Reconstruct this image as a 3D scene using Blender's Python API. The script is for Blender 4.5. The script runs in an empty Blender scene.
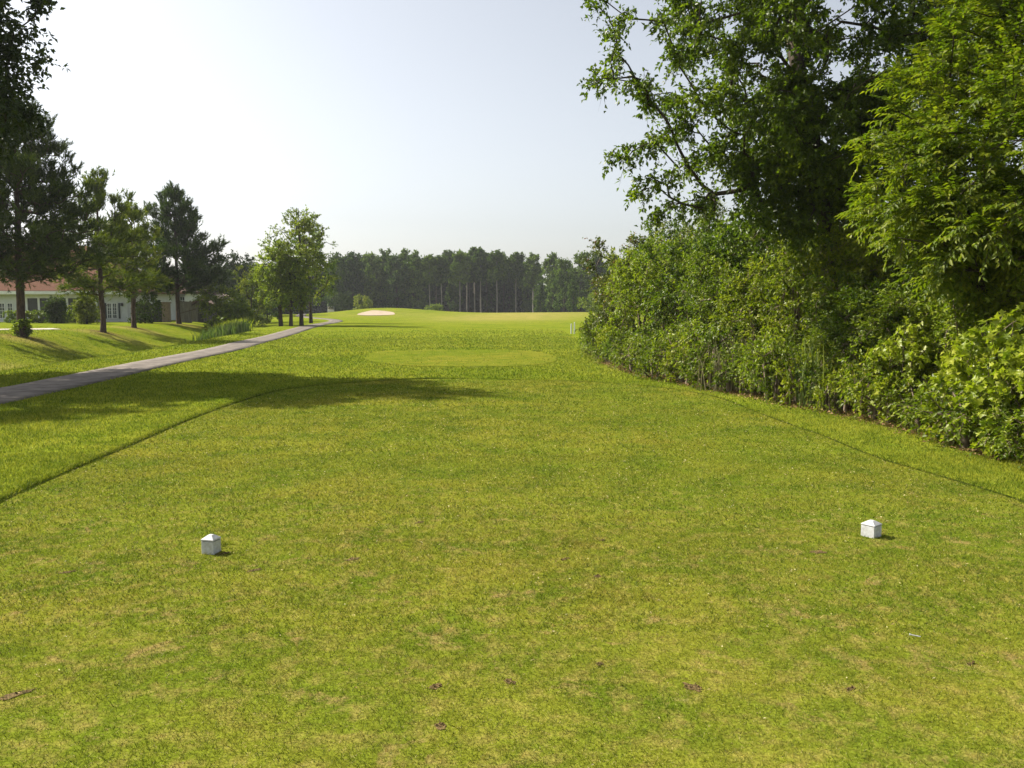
import bpy, math, random
import numpy as np
from mathutils import Vector

C = bpy.context.scene.collection
R = math.radians
rng = np.random.default_rng(7)
random.seed(7)

# ------------------------------------------------------------------ camera model
F = 850.0; CX, CY = 512.0, 384.0; HOR = 305.0; EYE = 1.6
TH = math.atan((CY - HOR) / F)
def ray(px, py):
    rx, ry = (px - CX) / F, (CY - py) / F
    return np.array([rx, math.cos(TH) + ry * math.sin(TH), -math.sin(TH) + ry * math.cos(TH)])
def G(px, py, z=0.0):
    d = ray(px, py); t = (z - EYE) / d[2]
    return np.array([d[0] * t, d[1] * t, z])
def P(px, py, Y):
    d = ray(px, py); t = Y / d[1]
    return np.array([d[0] * t, Y, EYE + d[2] * t])

# ------------------------------------------------------------------ object helpers
def tag(o, label=None, cat=None, group=None, kind=None):
    if label: o['label'] = label
    if cat: o['category'] = cat
    if group: o['group'] = group
    if kind: o['kind'] = kind
    return o
def empty(name, loc, rz=0.0, label=None, cat=None, group=None):
    o = bpy.data.objects.new(name, None); C.objects.link(o)
    o.location = loc; o.rotation_euler = (0, 0, rz); o.empty_display_size = 0.2
    return tag(o, label, cat, group)
def mesh_np(name, V, tris=None, quads=None, attrs=None, smooth=False):
    me = bpy.data.meshes.new(name)
    V = np.asarray(V, np.float32)
    loops = []; starts = []; n = 0
    if tris is not None and len(tris):
        tris = np.asarray(tris, np.int32); loops.append(tris.ravel()); starts.append(np.arange(len(tris)) * 3); n = len(tris) * 3
    if quads is not None and len(quads):
        quads = np.asarray(quads, np.int32); loops.append(quads.ravel()); starts.append(n + np.arange(len(quads)) * 4)
    L = np.concatenate(loops).astype(np.int32); S = np.concatenate(starts).astype(np.int32)
    me.vertices.add(len(V)); me.vertices.foreach_set('co', V.ravel())
    me.loops.add(len(L)); me.loops.foreach_set('vertex_index', L)
    me.polygons.add(len(S)); me.polygons.foreach_set('loop_start', S)
    if smooth: me.polygons.foreach_set('use_smooth', np.ones(len(S), bool))
    me.update(calc_edges=True)
    for k, a in (attrs or {}).items():
        at = me.attributes.new(k, 'FLOAT', 'POINT'); at.data.foreach_set('value', np.asarray(a, np.float32))
    return me
def link(name, me, mat, parent=None, loc=None):
    o = bpy.data.objects.new(name, me); C.objects.link(o)
    if mat is not None and len(me.materials) == 0: me.materials.append(mat)
    if parent is not None: o.parent = parent
    if loc is not None: o.location = loc
    return o

class MB:
    """collects boxes, prisms, tubes into one mesh"""
    def __init__(s): s.v = []; s.f = []; s.n = 0
    def add(s, v, f):
        s.v += [tuple(p) for p in v]; s.f += [tuple(i + s.n for i in q) for q in f]; s.n += len(v); return s
    def box(s, x0, x1, y0, y1, z0, z1):
        v = [(x, y, z) for z in (z0, z1) for x, y in ((x0, y0), (x1, y0), (x1, y1), (x0, y1))]
        return s.add(v, [(0, 3, 2, 1), (4, 5, 6, 7), (0, 1, 5, 4), (1, 2, 6, 5), (2, 3, 7, 6), (3, 0, 4, 7)])
    def prism(s, poly, y0, y1):     # polygon in x,z extruded along y
        n = len(poly)
        v = [(x, y0, z) for x, z in poly] + [(x, y1, z) for x, z in poly]
        f = [tuple(range(n)), tuple(range(2 * n - 1, n - 1, -1))]
        f += [(i, i + n, (i + 1) % n + n, (i + 1) % n) for i in range(n)]
        return s.add(v, f)
    def cyl(s, p0, p1, r0, r1=None, n=10, caps=True):
        r1 = r0 if r1 is None else r1
        p0 = Vector(p0); p1 = Vector(p1); d = (p1 - p0).normalized()
        a = d.orthogonal().normalized(); b = d.cross(a)
        v = []
        for p, r in ((p0, r0), (p1, r1)):
            for i in range(n):
                t = 2 * math.pi * i / n; v.append(p + (a * math.cos(t) + b * math.sin(t)) * r)
        f = [(i, (i + 1) % n, (i + 1) % n + n, i + n) for i in range(n)]
        if caps: f += [tuple(range(n - 1, -1, -1)), tuple(range(n, 2 * n))]
        return s.add(v, f)
    def build(s, name, mat, parent=None, bevel=0.0, loc=None):
        me = bpy.data.meshes.new(name); me.from_pydata(s.v, [], s.f); me.update()
        o = link(name, me, mat, parent, loc)
        if bevel:
            m = o.modifiers.new('b', 'BEVEL'); m.width = bevel; m.segments = 2; m.limit_method = 'ANGLE'
        return o

# ------------------------------------------------------------------ materials
def newmat(name):
    m = bpy.data.materials.new(name); m.use_nodes = True
    nt = m.node_tree; nt.nodes.clear(); return m, nt
def N(nt, t, **kw):
    n = nt.nodes.new(t)
    for k, v in kw.items():
        if k.startswith('i_'):
            key = k[2:]; n.inputs[int(key) if key.isdigit() else key.replace('_', ' ')].default_value = v
        else: setattr(n, k, v)
    return n
def ramp(nt, fac, stops, interp='LINEAR'):
    n = nt.nodes.new('ShaderNodeValToRGB'); cr = n.color_ramp; cr.interpolation = interp
    while len(cr.elements) < len(stops): cr.elements.new(0.5)
    for e, (p, c) in zip(cr.elements, stops):
        e.position = p; e.color = (*c, 1) if len(c) == 3 else c
    nt.links.new(fac, n.inputs[0]); return n.outputs[0]
def noise(nt, vec, scale, detail=3.0, rough=0.55, dist=0.0):
    n = N(nt, 'ShaderNodeTexNoise'); n.inputs['Scale'].default_value = scale
    n.inputs['Detail'].default_value = detail; n.inputs['Roughness'].default_value = rough
    n.inputs['Distortion'].default_value = dist
    if vec is not None: nt.links.new(vec, n.inputs['Vector'])
    return n.outputs['Fac']
def mix(nt, fac, a, b, mode='MIX'):
    n = N(nt, 'ShaderNodeMix', data_type='RGBA', blend_type=mode)
    for sock, v in ((n.inputs[0], fac), (n.inputs[6], a), (n.inputs[7], b)):
        if hasattr(v, 'is_output') or isinstance(v, bpy.types.NodeSocket): nt.links.new(v, sock)
        else: sock.default_value = v if not isinstance(v, tuple) else (*v, 1)[:4]
    return n.outputs[2]
def math_(nt, op, a, b=None, clamp=False):
    n = N(nt, 'ShaderNodeMath', operation=op, use_clamp=clamp)
    for i, v in enumerate((a, b)):
        if v is None: continue
        if isinstance(v, bpy.types.NodeSocket): nt.links.new(v, n.inputs[i])
        else: n.inputs[i].default_value = v
    return n.outputs[0]
def attr(nt, name):
    n = N(nt, 'ShaderNodeAttribute'); n.attribute_name = name; return n.outputs['Fac']
def out(nt, sh):
    o = N(nt, 'ShaderNodeOutputMaterial'); nt.links.new(sh, o.inputs['Surface'])
def principled(nt, col, rough=0.6, spec=0.4, bump=None, bstr=0.3, bdist=0.02, metal=0.0):
    p = N(nt, 'ShaderNodeBsdfPrincipled')
    if isinstance(col, bpy.types.NodeSocket): nt.links.new(col, p.inputs['Base Color'])
    else: p.inputs['Base Color'].default_value = (*col, 1)
    if isinstance(rough, bpy.types.NodeSocket): nt.links.new(rough, p.inputs['Roughness'])
    else: p.inputs['Roughness'].default_value = rough
    p.inputs['Specular IOR Level'].default_value = spec; p.inputs['Metallic'].default_value = metal
    if bump is not None:
        b = N(nt, 'ShaderNodeBump'); b.inputs['Strength'].default_value = bstr; b.inputs['Distance'].default_value = bdist
        nt.links.new(bump, b.inputs['Height']); nt.links.new(b.outputs[0], p.inputs['Normal'])
    return p.outputs[0]
def simple(name, c0, c1=None, rough=0.6, scale=6.0, spec=0.3, bstr=0.2, bdist=0.01, metal=0.0, stretch=None):
    m, nt = newmat(name); tc = N(nt, 'ShaderNodeTexCoord'); v = tc.outputs['Object']
    if stretch:
        mp = N(nt, 'ShaderNodeMapping'); mp.inputs['Scale'].default_value = stretch
        nt.links.new(v, mp.inputs[0]); v = mp.outputs[0]
    f = noise(nt, v, scale, 5.0, 0.6)
    c1 = c1 or tuple(x * 0.8 for x in c0)
    col = ramp(nt, f, [(0.35, c1), (0.65, c0)])
    out(nt, principled(nt, col, rough, spec, f, bstr, bdist, metal)); return m

# world-position driven lawn colour shared by blades and ground sheets
TEE_A, TEE_B, TEE_C, TEE_DRY = (0.136, 0.172, 0.0145), (0.192, 0.194, 0.022), (0.078, 0.128, 0.008), (0.34, 0.25, 0.080)
ROU_A, ROU_B, ROU_C, ROU_DRY = (0.152, 0.195, 0.0135), (0.212, 0.236, 0.022), (0.096, 0.146, 0.009), (0.30, 0.26, 0.08)
def lawn_color(nt, tee):
    A, B, Cc, D = (TEE_A, TEE_B, TEE_C, TEE_DRY) if tee else (ROU_A, ROU_B, ROU_C, ROU_DRY)
    g = N(nt, 'ShaderNodeNewGeometry'); pos = g.outputs['Position']
    n1 = noise(nt, pos, 0.28, 3.0, 0.55, 0.4); n2 = noise(nt, pos, 1.7, 4.0, 0.6); n3 = noise(nt, pos, 7.5, 4.0, 0.65)
    c = mix(nt, ramp(nt, n1, [(0.36, (0, 0, 0)), (0.62, (1, 1, 1))]), A, B)
    c = mix(nt, ramp(nt, n2, [(0.42, (0, 0, 0)), (0.68, (0.75,) * 3)]), c, Cc)
    if tee:
        w = math_(nt, 'MULTIPLY', math_(nt, 'SUBTRACT', n3, 0.47, True), math_(nt, 'MULTIPLY', n2, 6.0), True)
        wn = noise(nt, pos, 3.4, 5.0, 0.7, 0.6); sx = N(nt, 'ShaderNodeSeparateXYZ'); nt.links.new(pos, sx.inputs[0])
        near = N(nt, 'ShaderNodeMapRange'); near.inputs[1].default_value = 8.5; near.inputs[2].default_value = 5.5; nt.links.new(sx.outputs[1], near.inputs[0])
        c = mix(nt, math_(nt, 'MULTIPLY', w, math_(nt, 'ADD', math_(nt, 'MULTIPLY', near.outputs[0], .60), .12), True), c, D)
        wf = math_(nt, 'MULTIPLY', ramp(nt, wn, [(0.59, (0,) * 3), (0.71, (0.8,) * 3)]), near.outputs[0], True)
        c = mix(nt, wf, c, (0.31, 0.215, 0.085))
    else:
        w = math_(nt, 'MULTIPLY', math_(nt, 'SUBTRACT', n3, 0.58, True), 2.4, True)
        c = mix(nt, w, c, D)
    return c, n1, n2, n3, pos

def mat_ground(name, tee):
    m, nt = newmat(name)
    c, n1, n2, n3, pos = lawn_color(nt, tee)
    fine = noise(nt, pos, 70.0 if tee else 30.0, 3.0, 0.7)
    fine2 = noise(nt, pos, 14.0 if tee else 6.0, 3.0, 0.6)
    c = mix(nt, 0.75, c, ramp(nt, fine, [(0.3, (0.35,) * 3), (0.62, (1.25,) * 3)]), 'MULTIPLY')
    c = mix(nt, 0.4, c, ramp(nt, fine2, [(0.3, (0.55,) * 3), (0.62, (1.2,) * 3)]), 'MULTIPLY')
    if not tee:
        dn = noise(nt, pos, 0.6, 5.0, 0.65)
        d = math_(nt, 'MULTIPLY', attr(nt, 'dry'), ramp(nt, dn, [(0.3, (0.3,) * 3), (0.6, (1.,) * 3)]), True)
        c = mix(nt, d, c, (0.36, 0.27, 0.10))
        s = math_(nt, 'MULTIPLY', attr(nt, 'soil'), 1.0, True)
        c = mix(nt, s, c, ramp(nt, fine2, [(0.3, (0.055, 0.036, 0.02)), (0.7, (0.13, 0.085, 0.045))]))
    out(nt, principled(nt, c, 1.0, 0.0, fine, 0.6, 0.012 if tee else 0.03)); return m

def mat_blade(name, tee):
    m, nt = newmat(name)
    c, n1, n2, n3, pos = lawn_color(nt, tee)
    r = attr(nt, 'rnd')
    c = mix(nt, 1.0, c, ramp(nt, r, [(0.0, (0.26, 0.45, 0.35)), (0.5, (1.08, 1.1, 1.0)), (0.85, (1.75, 1.5, 1.3))]), 'MULTIPLY')
    straw = ramp(nt, r, [(0.875, (0,) * 3), (0.88, (1,) * 3)])
    c = mix(nt, straw, c, (0.56, 0.47, 0.20) if tee else (0.42, 0.40, 0.10))
    c = mix(nt, attr(nt, 'dry'), c, (0.36, 0.27, 0.10))
    p = principled(nt, c, 0.6, 0.08)
    t = N(nt, 'ShaderNodeBsdfTranslucent'); nt.links.new(c, t.inputs[0])
    ms = N(nt, 'ShaderNodeMixShader'); ms.inputs[0].default_value = 0.35
    nt.links.new(p, ms.inputs[1]); nt.links.new(t.outputs[0], ms.inputs[2])
    out(nt, ms.outputs[0]); return m

def mat_leaf(name, cols, trans=0.35, rough=0.42, spec=0.45, nscale=0.9, accent=None, tcol=(1.1, 1.25, 0.5)):
    """cols: dark, mid, light base colours of the leaves"""
    m, nt = newmat(name)
    tc = N(nt, 'ShaderNodeTexCoord'); g = N(nt, 'ShaderNodeNewGeometry')
    f = noise(nt, g.outputs['Position'], nscale, 2.0, 0.5)
    r = attr(nt, 'rnd')
    k = math_(nt, 'ADD', math_(nt, 'MULTIPLY', r, 0.55), math_(nt, 'MULTIPLY', f, 0.55))
    oi = N(nt, 'ShaderNodeObjectInfo')
    k = math_(nt, 'ADD', k, math_(nt, 'MULTIPLY', math_(nt, 'SUBTRACT', oi.outputs['Random'], 0.5), 0.28))
    c = ramp(nt, k, [(0.25, cols[0]), (0.55, cols[1]), (0.85, cols[2])])
    if accent:
        a = ramp(nt, r, [(1 - accent[1], (0,) * 3), (1 - accent[1] + 0.01, (1,) * 3)])
        c = mix(nt, a, c, accent[0])
    p = principled(nt, c, rough, spec)
    t = N(nt, 'ShaderNodeBsdfTranslucent')
    nt.links.new(mix(nt, 1.0, c, tcol, 'MULTIPLY'), t.inputs[0])
    ms = N(nt, 'ShaderNodeMixShader'); ms.inputs[0].default_value = trans
    nt.links.new(p, ms.inputs[1]); nt.links.new(t.outputs[0], ms.inputs[2])
    out(nt, ms.outputs[0]); return m

M = {}
M['tee'] = mat_ground('mown_turf', True); M['rough'] = mat_ground('rough_turf', False)
M['blade_tee'] = mat_blade('mown_blades', True); M['blade_rough'] = mat_blade('rough_blades', False)
M['bark'] = simple('bark', (0.085, 0.066, 0.05), (0.03, 0.023, 0.018), 0.9, 3.0, 0.1, 0.8, 0.03, stretch=(4, 4, 0.8))
M['bark_pine'] = simple('pine_bark', (0.11, 0.075, 0.055), (0.04, 0.028, 0.022), 0.9, 3.0, 0.1, 0.8, 0.03, stretch=(4, 4, 1.2))
M['bark_pale'] = simple('pale_bark', (0.30, 0.27, 0.235), (0.18, 0.16, 0.14), 0.9, 2.0, 0.1, 0.5, 0.03, stretch=(3, 3, 0.6))
M['bark_twig'] = simple('twig_bark', (0.22, 0.17, 0.12), (0.10, 0.075, 0.05), 0.8, 6.0, 0.2)
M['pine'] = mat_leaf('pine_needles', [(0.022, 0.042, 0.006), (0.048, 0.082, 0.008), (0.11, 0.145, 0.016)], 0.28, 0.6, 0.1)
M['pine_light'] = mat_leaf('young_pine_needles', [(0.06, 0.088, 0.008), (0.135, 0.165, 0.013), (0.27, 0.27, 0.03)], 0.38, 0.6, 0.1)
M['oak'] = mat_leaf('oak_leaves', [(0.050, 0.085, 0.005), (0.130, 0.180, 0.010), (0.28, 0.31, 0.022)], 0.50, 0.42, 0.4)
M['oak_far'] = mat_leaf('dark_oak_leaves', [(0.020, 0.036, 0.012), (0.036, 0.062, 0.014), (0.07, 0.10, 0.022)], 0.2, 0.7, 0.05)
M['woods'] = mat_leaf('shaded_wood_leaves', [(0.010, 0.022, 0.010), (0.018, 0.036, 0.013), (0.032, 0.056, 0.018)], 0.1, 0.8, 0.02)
M['oak_backlit'] = mat_leaf('backlit_oak_leaves', [(0.016, 0.030, 0.006), (0.034, 0.056, 0.008), (0.075, 0.10, 0.014)], 0.15, 0.5, 0.25)  # oak leaves darkened for a backlit silhouette, shade put into the colour
M['pine_dark'] = mat_leaf('dark_pine_needles', [(0.016, 0.030, 0.005), (0.038, 0.062, 0.007), (0.10, 0.13, 0.015)], 0.15, 0.6, 0.1)
M['front_far'] = mat_leaf('lit_far_tree_leaves', [(0.020, 0.048, 0.012), (0.078, 0.128, 0.022), (0.19, 0.26, 0.045)], 0.25, 0.7, 0.05, nscale=.25)  # lighter leaf copy, the sunlit look of the front row is in the colour
M['hedge'] = mat_leaf('shrub_leaves', [(0.040, 0.080, 0.005), (0.145, 0.200, 0.012), (0.31, 0.35, 0.030)], 0.45, 0.45, 0.35, nscale=1.5)
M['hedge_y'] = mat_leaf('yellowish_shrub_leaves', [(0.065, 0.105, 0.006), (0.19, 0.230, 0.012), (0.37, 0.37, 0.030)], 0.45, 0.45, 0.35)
M['hedge_r'] = mat_leaf('reddish_shrub_leaves', [(0.06, 0.085, 0.014), (0.11, 0.135, 0.018), (0.17, 0.185, 0.03)], 0.35, 0.42, 0.45, accent=((0.22, 0.09, 0.035), 0.16))
M['walnut'] = mat_leaf('feather_leaves', [(0.045, 0.082, 0.004), (0.118, 0.168, 0.008), (0.25, 0.27, 0.016)], 0.48, 0.5, 0.25, accent=((0.28, 0.17, 0.03), 0.015))
M['maple'] = mat_leaf('maple_leaves', [(0.12, 0.18, 0.010), (0.24, 0.29, 0.018), (0.38, 0.40, 0.04)], 0.42, 0.42, 0.4)
M['litter'] = mat_leaf('dead_leaves', [(0.10, 0.055, 0.025), (0.20, 0.12, 0.055), (0.36, 0.25, 0.12)], 0.1, 0.8, 0.1, tcol=(1, 1, 1))
M['clip'] = mat_leaf('dry_clippings', [(0.25, 0.16, 0.07), (0.50, 0.42, 0.20), (0.66, 0.60, 0.36)], 0.1, 0.8, 0.1, nscale=4, tcol=(1, 1, 1))
M['reed'] = mat_leaf('reed_blades', [(0.07, 0.12, 0.025), (0.13, 0.18, 0.045), (0.27, 0.27, 0.10)], 0.3, 0.5, 0.3)
M['dry_reed'] = mat_leaf('dry_reed_blades', [(0.17, 0.15, 0.08), (0.28, 0.25, 0.14), (0.40, 0.36, 0.22)], 0.2, 0.6, 0.2, tcol=(1, 1, .8))
M['asphalt'] = simple('worn_asphalt', (0.215, 0.185, 0.155), (0.105, 0.09, 0.075), 0.95, 2.6, 0.15, 0.5, 0.01)
M['concrete'] = simple('pale_concrete', (0.55, 0.48, 0.40), (0.42, 0.37, 0.31), 0.85, 2.0, 0.2, 0.2)
M['sand'] = simple('bunker_sand', (0.42, 0.34, 0.25), (0.34, 0.27, 0.19), 0.95, 1.0, 0.1, 0.4, 0.05)
M['soil'] = simple('divot_soil', (0.21, 0.145, 0.06), (0.045, 0.032, 0.012), 0.95, 70.0, 0.1, 0.9, 0.01)
M['thatch_shade'] = simple('cut_edge_soil_shade', (0.055, 0.075, 0.010), (0.02, 0.03, 0.005), 1.0, 25.0, 0.0, 0.9, 0.01)  # cut edge soil, with the shadow line of the grass step coloured in
M['white_paint'] = simple('weathered_white_paint', (0.56, 0.57, 0.58), (0.42, 0.41, 0.39), 0.6, 38.0, 0.4, 0.15, 0.002)
M['siding'] = simple('white_siding', (0.66, 0.68, 0.68), (0.56, 0.58, 0.58), 0.7, 1.5, 0.3, 0.1)
M['trim'] = simple('white_trim', (0.78, 0.79, 0.78), (0.70, 0.70, 0.69), 0.5, 3.0, 0.4, 0.05)
M['roof_red'] = simple('red_brown_shingles', (0.20, 0.105, 0.070), (0.13, 0.07, 0.048), 0.95, 5.0, 0.02, 0.5, 0.03, stretch=(1, 4, 4))
M['roof_tan'] = simple('tan_shingles', (0.38, 0.29, 0.20), (0.27, 0.20, 0.14), 0.85, 5.0, 0.2, 0.5, 0.03)
M['roof_dark'] = simple('dark_brown_shingles', (0.13, 0.085, 0.06), (0.08, 0.05, 0.04), 0.85, 5.0, 0.2, 0.5, 0.03)
M['greywood'] = simple('weathered_grey_boards', (0.22, 0.20, 0.19), (0.12, 0.11, 0.105), 0.85, 2.0, 0.2, 0.4, 0.01, stretch=(6, 6, 0.6))
M['darkwood'] = simple('dark_stained_boards', (0.075, 0.07, 0.068), (0.04, 0.038, 0.036), 0.85, 2.0, 0.2, 0.4, 0.01, stretch=(6, 6, 0.6))
M['tanbrick'] = simple('tan_brick', (0.27, 0.21, 0.165), (0.19, 0.145, 0.115), 0.85, 8.0, 0.2, 0.4, 0.01)
M['shutter'] = simple('dark_green_paint', (0.03, 0.045, 0.05), (0.02, 0.03, 0.035), 0.5, 3.0)
M['darkmetal'] = simple('dark_enamel', (0.03, 0.03, 0.035), (0.02, 0.02, 0.025), 0.35, 3.0, 0.5)
M['cart'] = simple('cream_cart_shell', (0.62, 0.60, 0.52), (0.55, 0.53, 0.46), 0.3, 3.0, 0.5)
M['rubber'] = simple('black_rubber', (0.02, 0.02, 0.02), (0.015, 0.015, 0.015), 0.8, 8.0)
M['seatmat'] = simple('beige_vinyl', (0.45, 0.38, 0.28), (0.38, 0.32, 0.24), 0.5, 4.0)
m, nt = newmat('window_glass'); out(nt, principled(nt, (0.03, 0.045, 0.055), 0.06, 0.8)); M['glass'] = m

# ------------------------------------------------------------------ terrain
PATH = np.array([(-8.2, -12), (-8.35, 0), (-8.6, 8), (-8.95, 14), (-9.3, 18), (-9.9, 24), (-10.35, 30), (-11.3, 37), (-13.2, 50), (-15.1, 65),
                 (-16.9, 80), (-18.2, 88), (-22.0, 100), (-29.0, 117), (-34.0, 140)], float)
def catmull(pts, n=8, closed=False):
    pts = np.asarray(pts, float); res = []
    m = len(pts); rngi = range(m if closed else m - 1)
    for i in rngi:
        g = (lambda k: pts[k % m]) if closed else (lambda k: pts[min(max(k, 0), m - 1)])
        p0, p1, p2, p3 = g(i - 1), g(i), g(i + 1), g(i + 2)
        for t in np.linspace(0, 1, n, endpoint=False):
            res.append(0.5 * (2 * p1 + (p2 - p0) * t + (2 * p0 - 5 * p1 + 4 * p2 - p3) * t * t + (3 * p1 - p0 - 3 * p2 + p3) * t ** 3))
    if not closed: res.append(pts[-1])
    return np.array(res)
PATHS = catmull(PATH, 10)
def path_x(y): return np.interp(y, PATHS[:, 1], PATHS[:, 0])
def sstep(a, b, x):
    t = np.clip((x - a) / (b - a), 0, 1); return t * t * (3 - 2 * t)
def H(x, y):
    x = np.asarray(x, float); y = np.asarray(y, float)
    s = (path_x(y) - x) * 0.97
    D = np.interp(y, [-20, 0, 20, 28, 42, 60, 88], [.3, .3, .45, .65, 1.1, .85, .0])
    topz = np.interp(y, [0, 25, 45, 90, 130], [.25, .25, .15, .10, 0.0])
    z = -D * sstep(2.2, 6.0, s) + (D + topz) * sstep(6.8, 12.5, s)
    z += 0.05 * np.sin(x * 0.21 + 1.0) * np.sin(y * 0.17) * sstep(31, 42, y) * (1 - sstep(1.5, 2.5, s))
    mx, my = -20.5, 136.0                                    # bunker mound
    z += 1.05 * np.exp(-(((x - mx) / 9.0) ** 2 + ((y - my) / 8.0) ** 2))
    z += 0.45 * np.exp(-(((x + 2.0) / 20.0) ** 2 + ((y - 128) / 14.0) ** 2))
    z += 0.45 * np.exp(-(((x - 16.0) / 10.0) ** 2 + ((y - 120) / 12.0) ** 2))
    z -= 0.9 * sstep(148, 175, y)
    return z
def axis(lo, hi, step, far, gf=1.12):
    a = list(np.arange(lo, hi + 1e-6, step)); s = step; x = hi
    while x < far: s *= gf; x += s; a.append(x)
    s = step; x = lo
    while x > -far: s *= gf; x -= s; a.insert(0, x)
    return np.array(a)
XA = axis(-30, 12, 0.3, 1500); YA = axis(-2, 62, 0.3, 1500)
XX, YY = np.meshgrid(XA, YA); ZZ = H(XX, YY)

TEEPX = [(0, 503), (29, 489), (88, 464), (147, 439), (188, 421), (234, 404), (278, 391), (335, 384), (430, 379), (520, 380), (600, 382.5),
         (671, 389), (715, 397), (749, 409.5), (799, 428), (823, 436), (884, 460), (1014, 499)]
tp = [(-2.6, -0.6), (-3.3, 1.8), (-3.75, 4.2)] + [tuple(G(a, b)[:2]) for a, b in TEEPX] + [(4.3, 4.2), (4.2, 1.8), (3.2, -0.6), (0.3, -1.2)]
TEE = catmull(tp, 10, closed=True)
T2PX = [(372, 362), (366, 357), (378, 352), (410, 350.5), (470, 350), (525, 351), (551, 355), (556, 361), (530, 365.5), (480, 367), (420, 366.5)]
TEE2 = catmull([tuple(G(a, b)[:2]) for a, b in T2PX], 8, closed=True)
BUNK = catmull([(-22.3, 121), (-22.8, 126), (-21.6, 130.5), (-20.2, 130.0), (-18.6, 128.8), (-17.2, 126.5), (-16.4, 120.5), (-18.2, 117.5), (-20.6, 117.5)], 6, closed=True)
def pip(poly, x, y):
    ins = np.zeros(np.shape(x), bool); a = poly; b = np.roll(poly, -1, 0)
    for (x0, y0), (x1, y1) in zip(a, b):
        if y0 == y1: continue
        c = (y0 > y) != (y1 > y)
        ins ^= c & (x < (x1 - x0) * (y - y0) / (y1 - y0) + x0)
    return ins
def edge_dist(poly, x, y):
    d = np.full(np.shape(x), 9.0); x = np.asarray(x, np.float32); y = np.asarray(y, np.float32)
    k = np.nonzero((x > -7) & (x < 7) & (y < 20.5))[0]; xs, ys = x[k], y[k]; b = np.full(len(k), 81.0, np.float32)
    for (x0, y0) in dense(poly, 0.15): b = np.minimum(b, (xs - x0) ** 2 + (ys - y0) ** 2)
    d[k] = np.sqrt(b); return d

# hedge foot line (world) for soil under it
HEDGE = np.array([G(a, b)[:2] for a, b in [(586, 352), (600, 362), (650, 378), (700, 388), (760, 400), (830, 414), (900, 428), (960, 448), (1024, 468)]] + [np.array([5.6, 6.5]), np.array([6.3, 3.0])])
def hedge_x(y): return np.interp(-y, -HEDGE[:, 1], HEDGE[:, 0])
hd = XX - hedge_x(YY)
soil = sstep(-0.25, 0.25, hd) * (YY < 29) * (YY > -2)
def blob(cx, cy, rx, ry): return np.exp(-(((XX - cx) / rx) ** 2 + ((YY - cy) / ry) ** 2) ** 1.5)
dry = 0.5 * blob(-1.5, 104, 9.0, 22) + 0.3 * blob(7, 122, 9, 14) + 0.2 * blob(-19, 120, 8, 10)
PINES = [(22, 335.5), (103, 329.5), (134, 326.5), (179, 323)]
for px, py in PINES:
    g = G(px, py, 0.12); dry += 0.5 * blob(g[0] + 0.5, g[1] - 1.0, 2.2, 1.6)
    soil = np.maximum(soil, 0.8 * blob(g[0], g[1], 1.0, 0.8))
dry += 0.4 * blob(*G(5, 349, 0.0)[:2], 2.0, 2.0)
dry = np.clip(dry, 0, 0.95)
ny, nx = XX.shape
idx = np.arange(ny * nx).reshape(ny, nx)
q = np.stack([idx[:-1, :-1], idx[:-1, 1:], idx[1:, 1:], idx[1:, :-1]], -1).reshape(-1, 4)
me = mesh_np('ground', np.stack([XX, YY, ZZ], -1).reshape(-1, 3), quads=q, attrs={'dry': dry.ravel(), 'soil': soil.ravel()}, smooth=True)
tag(link('ground', me, M['rough']), kind='structure')

def ring_strip2(name, poly):
    a, b = offset_poly(poly, 0), offset_poly(poly, .05); n = len(poly)
    V = np.concatenate([np.c_[a, H(a[:, 0], a[:, 1]) + .014], np.c_[b, H(b[:, 0], b[:, 1]) + .014]]); i = np.arange(n); j = np.roll(i, -1)
    return link(name, mesh_np(name, V, quads=np.stack([i, i + n, j + n, j], 1)), M['thatch_shade'])
def offset_poly(poly, d):
    t = np.roll(poly, -1, 0) - np.roll(poly, 1, 0); t /= np.linalg.norm(t, axis=1)[:, None] + 1e-9
    nrm = np.stack([t[:, 1], -t[:, 0]], 1)
    ar = 0.5 * np.sum(poly[:, 0] * np.roll(poly[:, 1], -1) - np.roll(poly[:, 0], -1) * poly[:, 1])
    return poly + (-nrm if ar < 0 else nrm) * d
def fan_sheet(name, poly, z, mat, hf=None, rings=(0, .5, 1)):
    c = poly.mean(0); V = []; T = []; n = len(poly)
    V.append((c[0], c[1], z + (float(hf(*c)) if hf else 0)))
    fr = [0.25, 0.5, 0.75, 1.0]
    for f in fr:
        for p in poly:
            w = c + (p - c) * f; V.append((w[0], w[1], z + (float(hf(*w)) if hf else 0)))
    for i in range(n): T.append((0, 1 + i, 1 + (i + 1) % n))
    Q = []
    for k in range(len(fr) - 1):
        a = 1 + k * n; b = a + n
        for i in range(n): Q.append((a + i, b + i, b + (i + 1) % n, a + (i + 1) % n))
    m_ = mesh_np(name, V, T, Q, smooth=True)
    return link(name, m_, mat)
tag(fan_sheet('tee_lawn', TEE, 0.004, M['tee']), kind='structure')
tag(fan_sheet('far_tee_lawn', TEE2, 0.010, M['tee'], H), kind='structure')
BUNK = BUNK.mean(0) + (BUNK - BUNK.mean(0)) * .88
tag(fan_sheet('sand_bunker', BUNK, 0.05, M['sand'], H), kind='structure')

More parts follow.
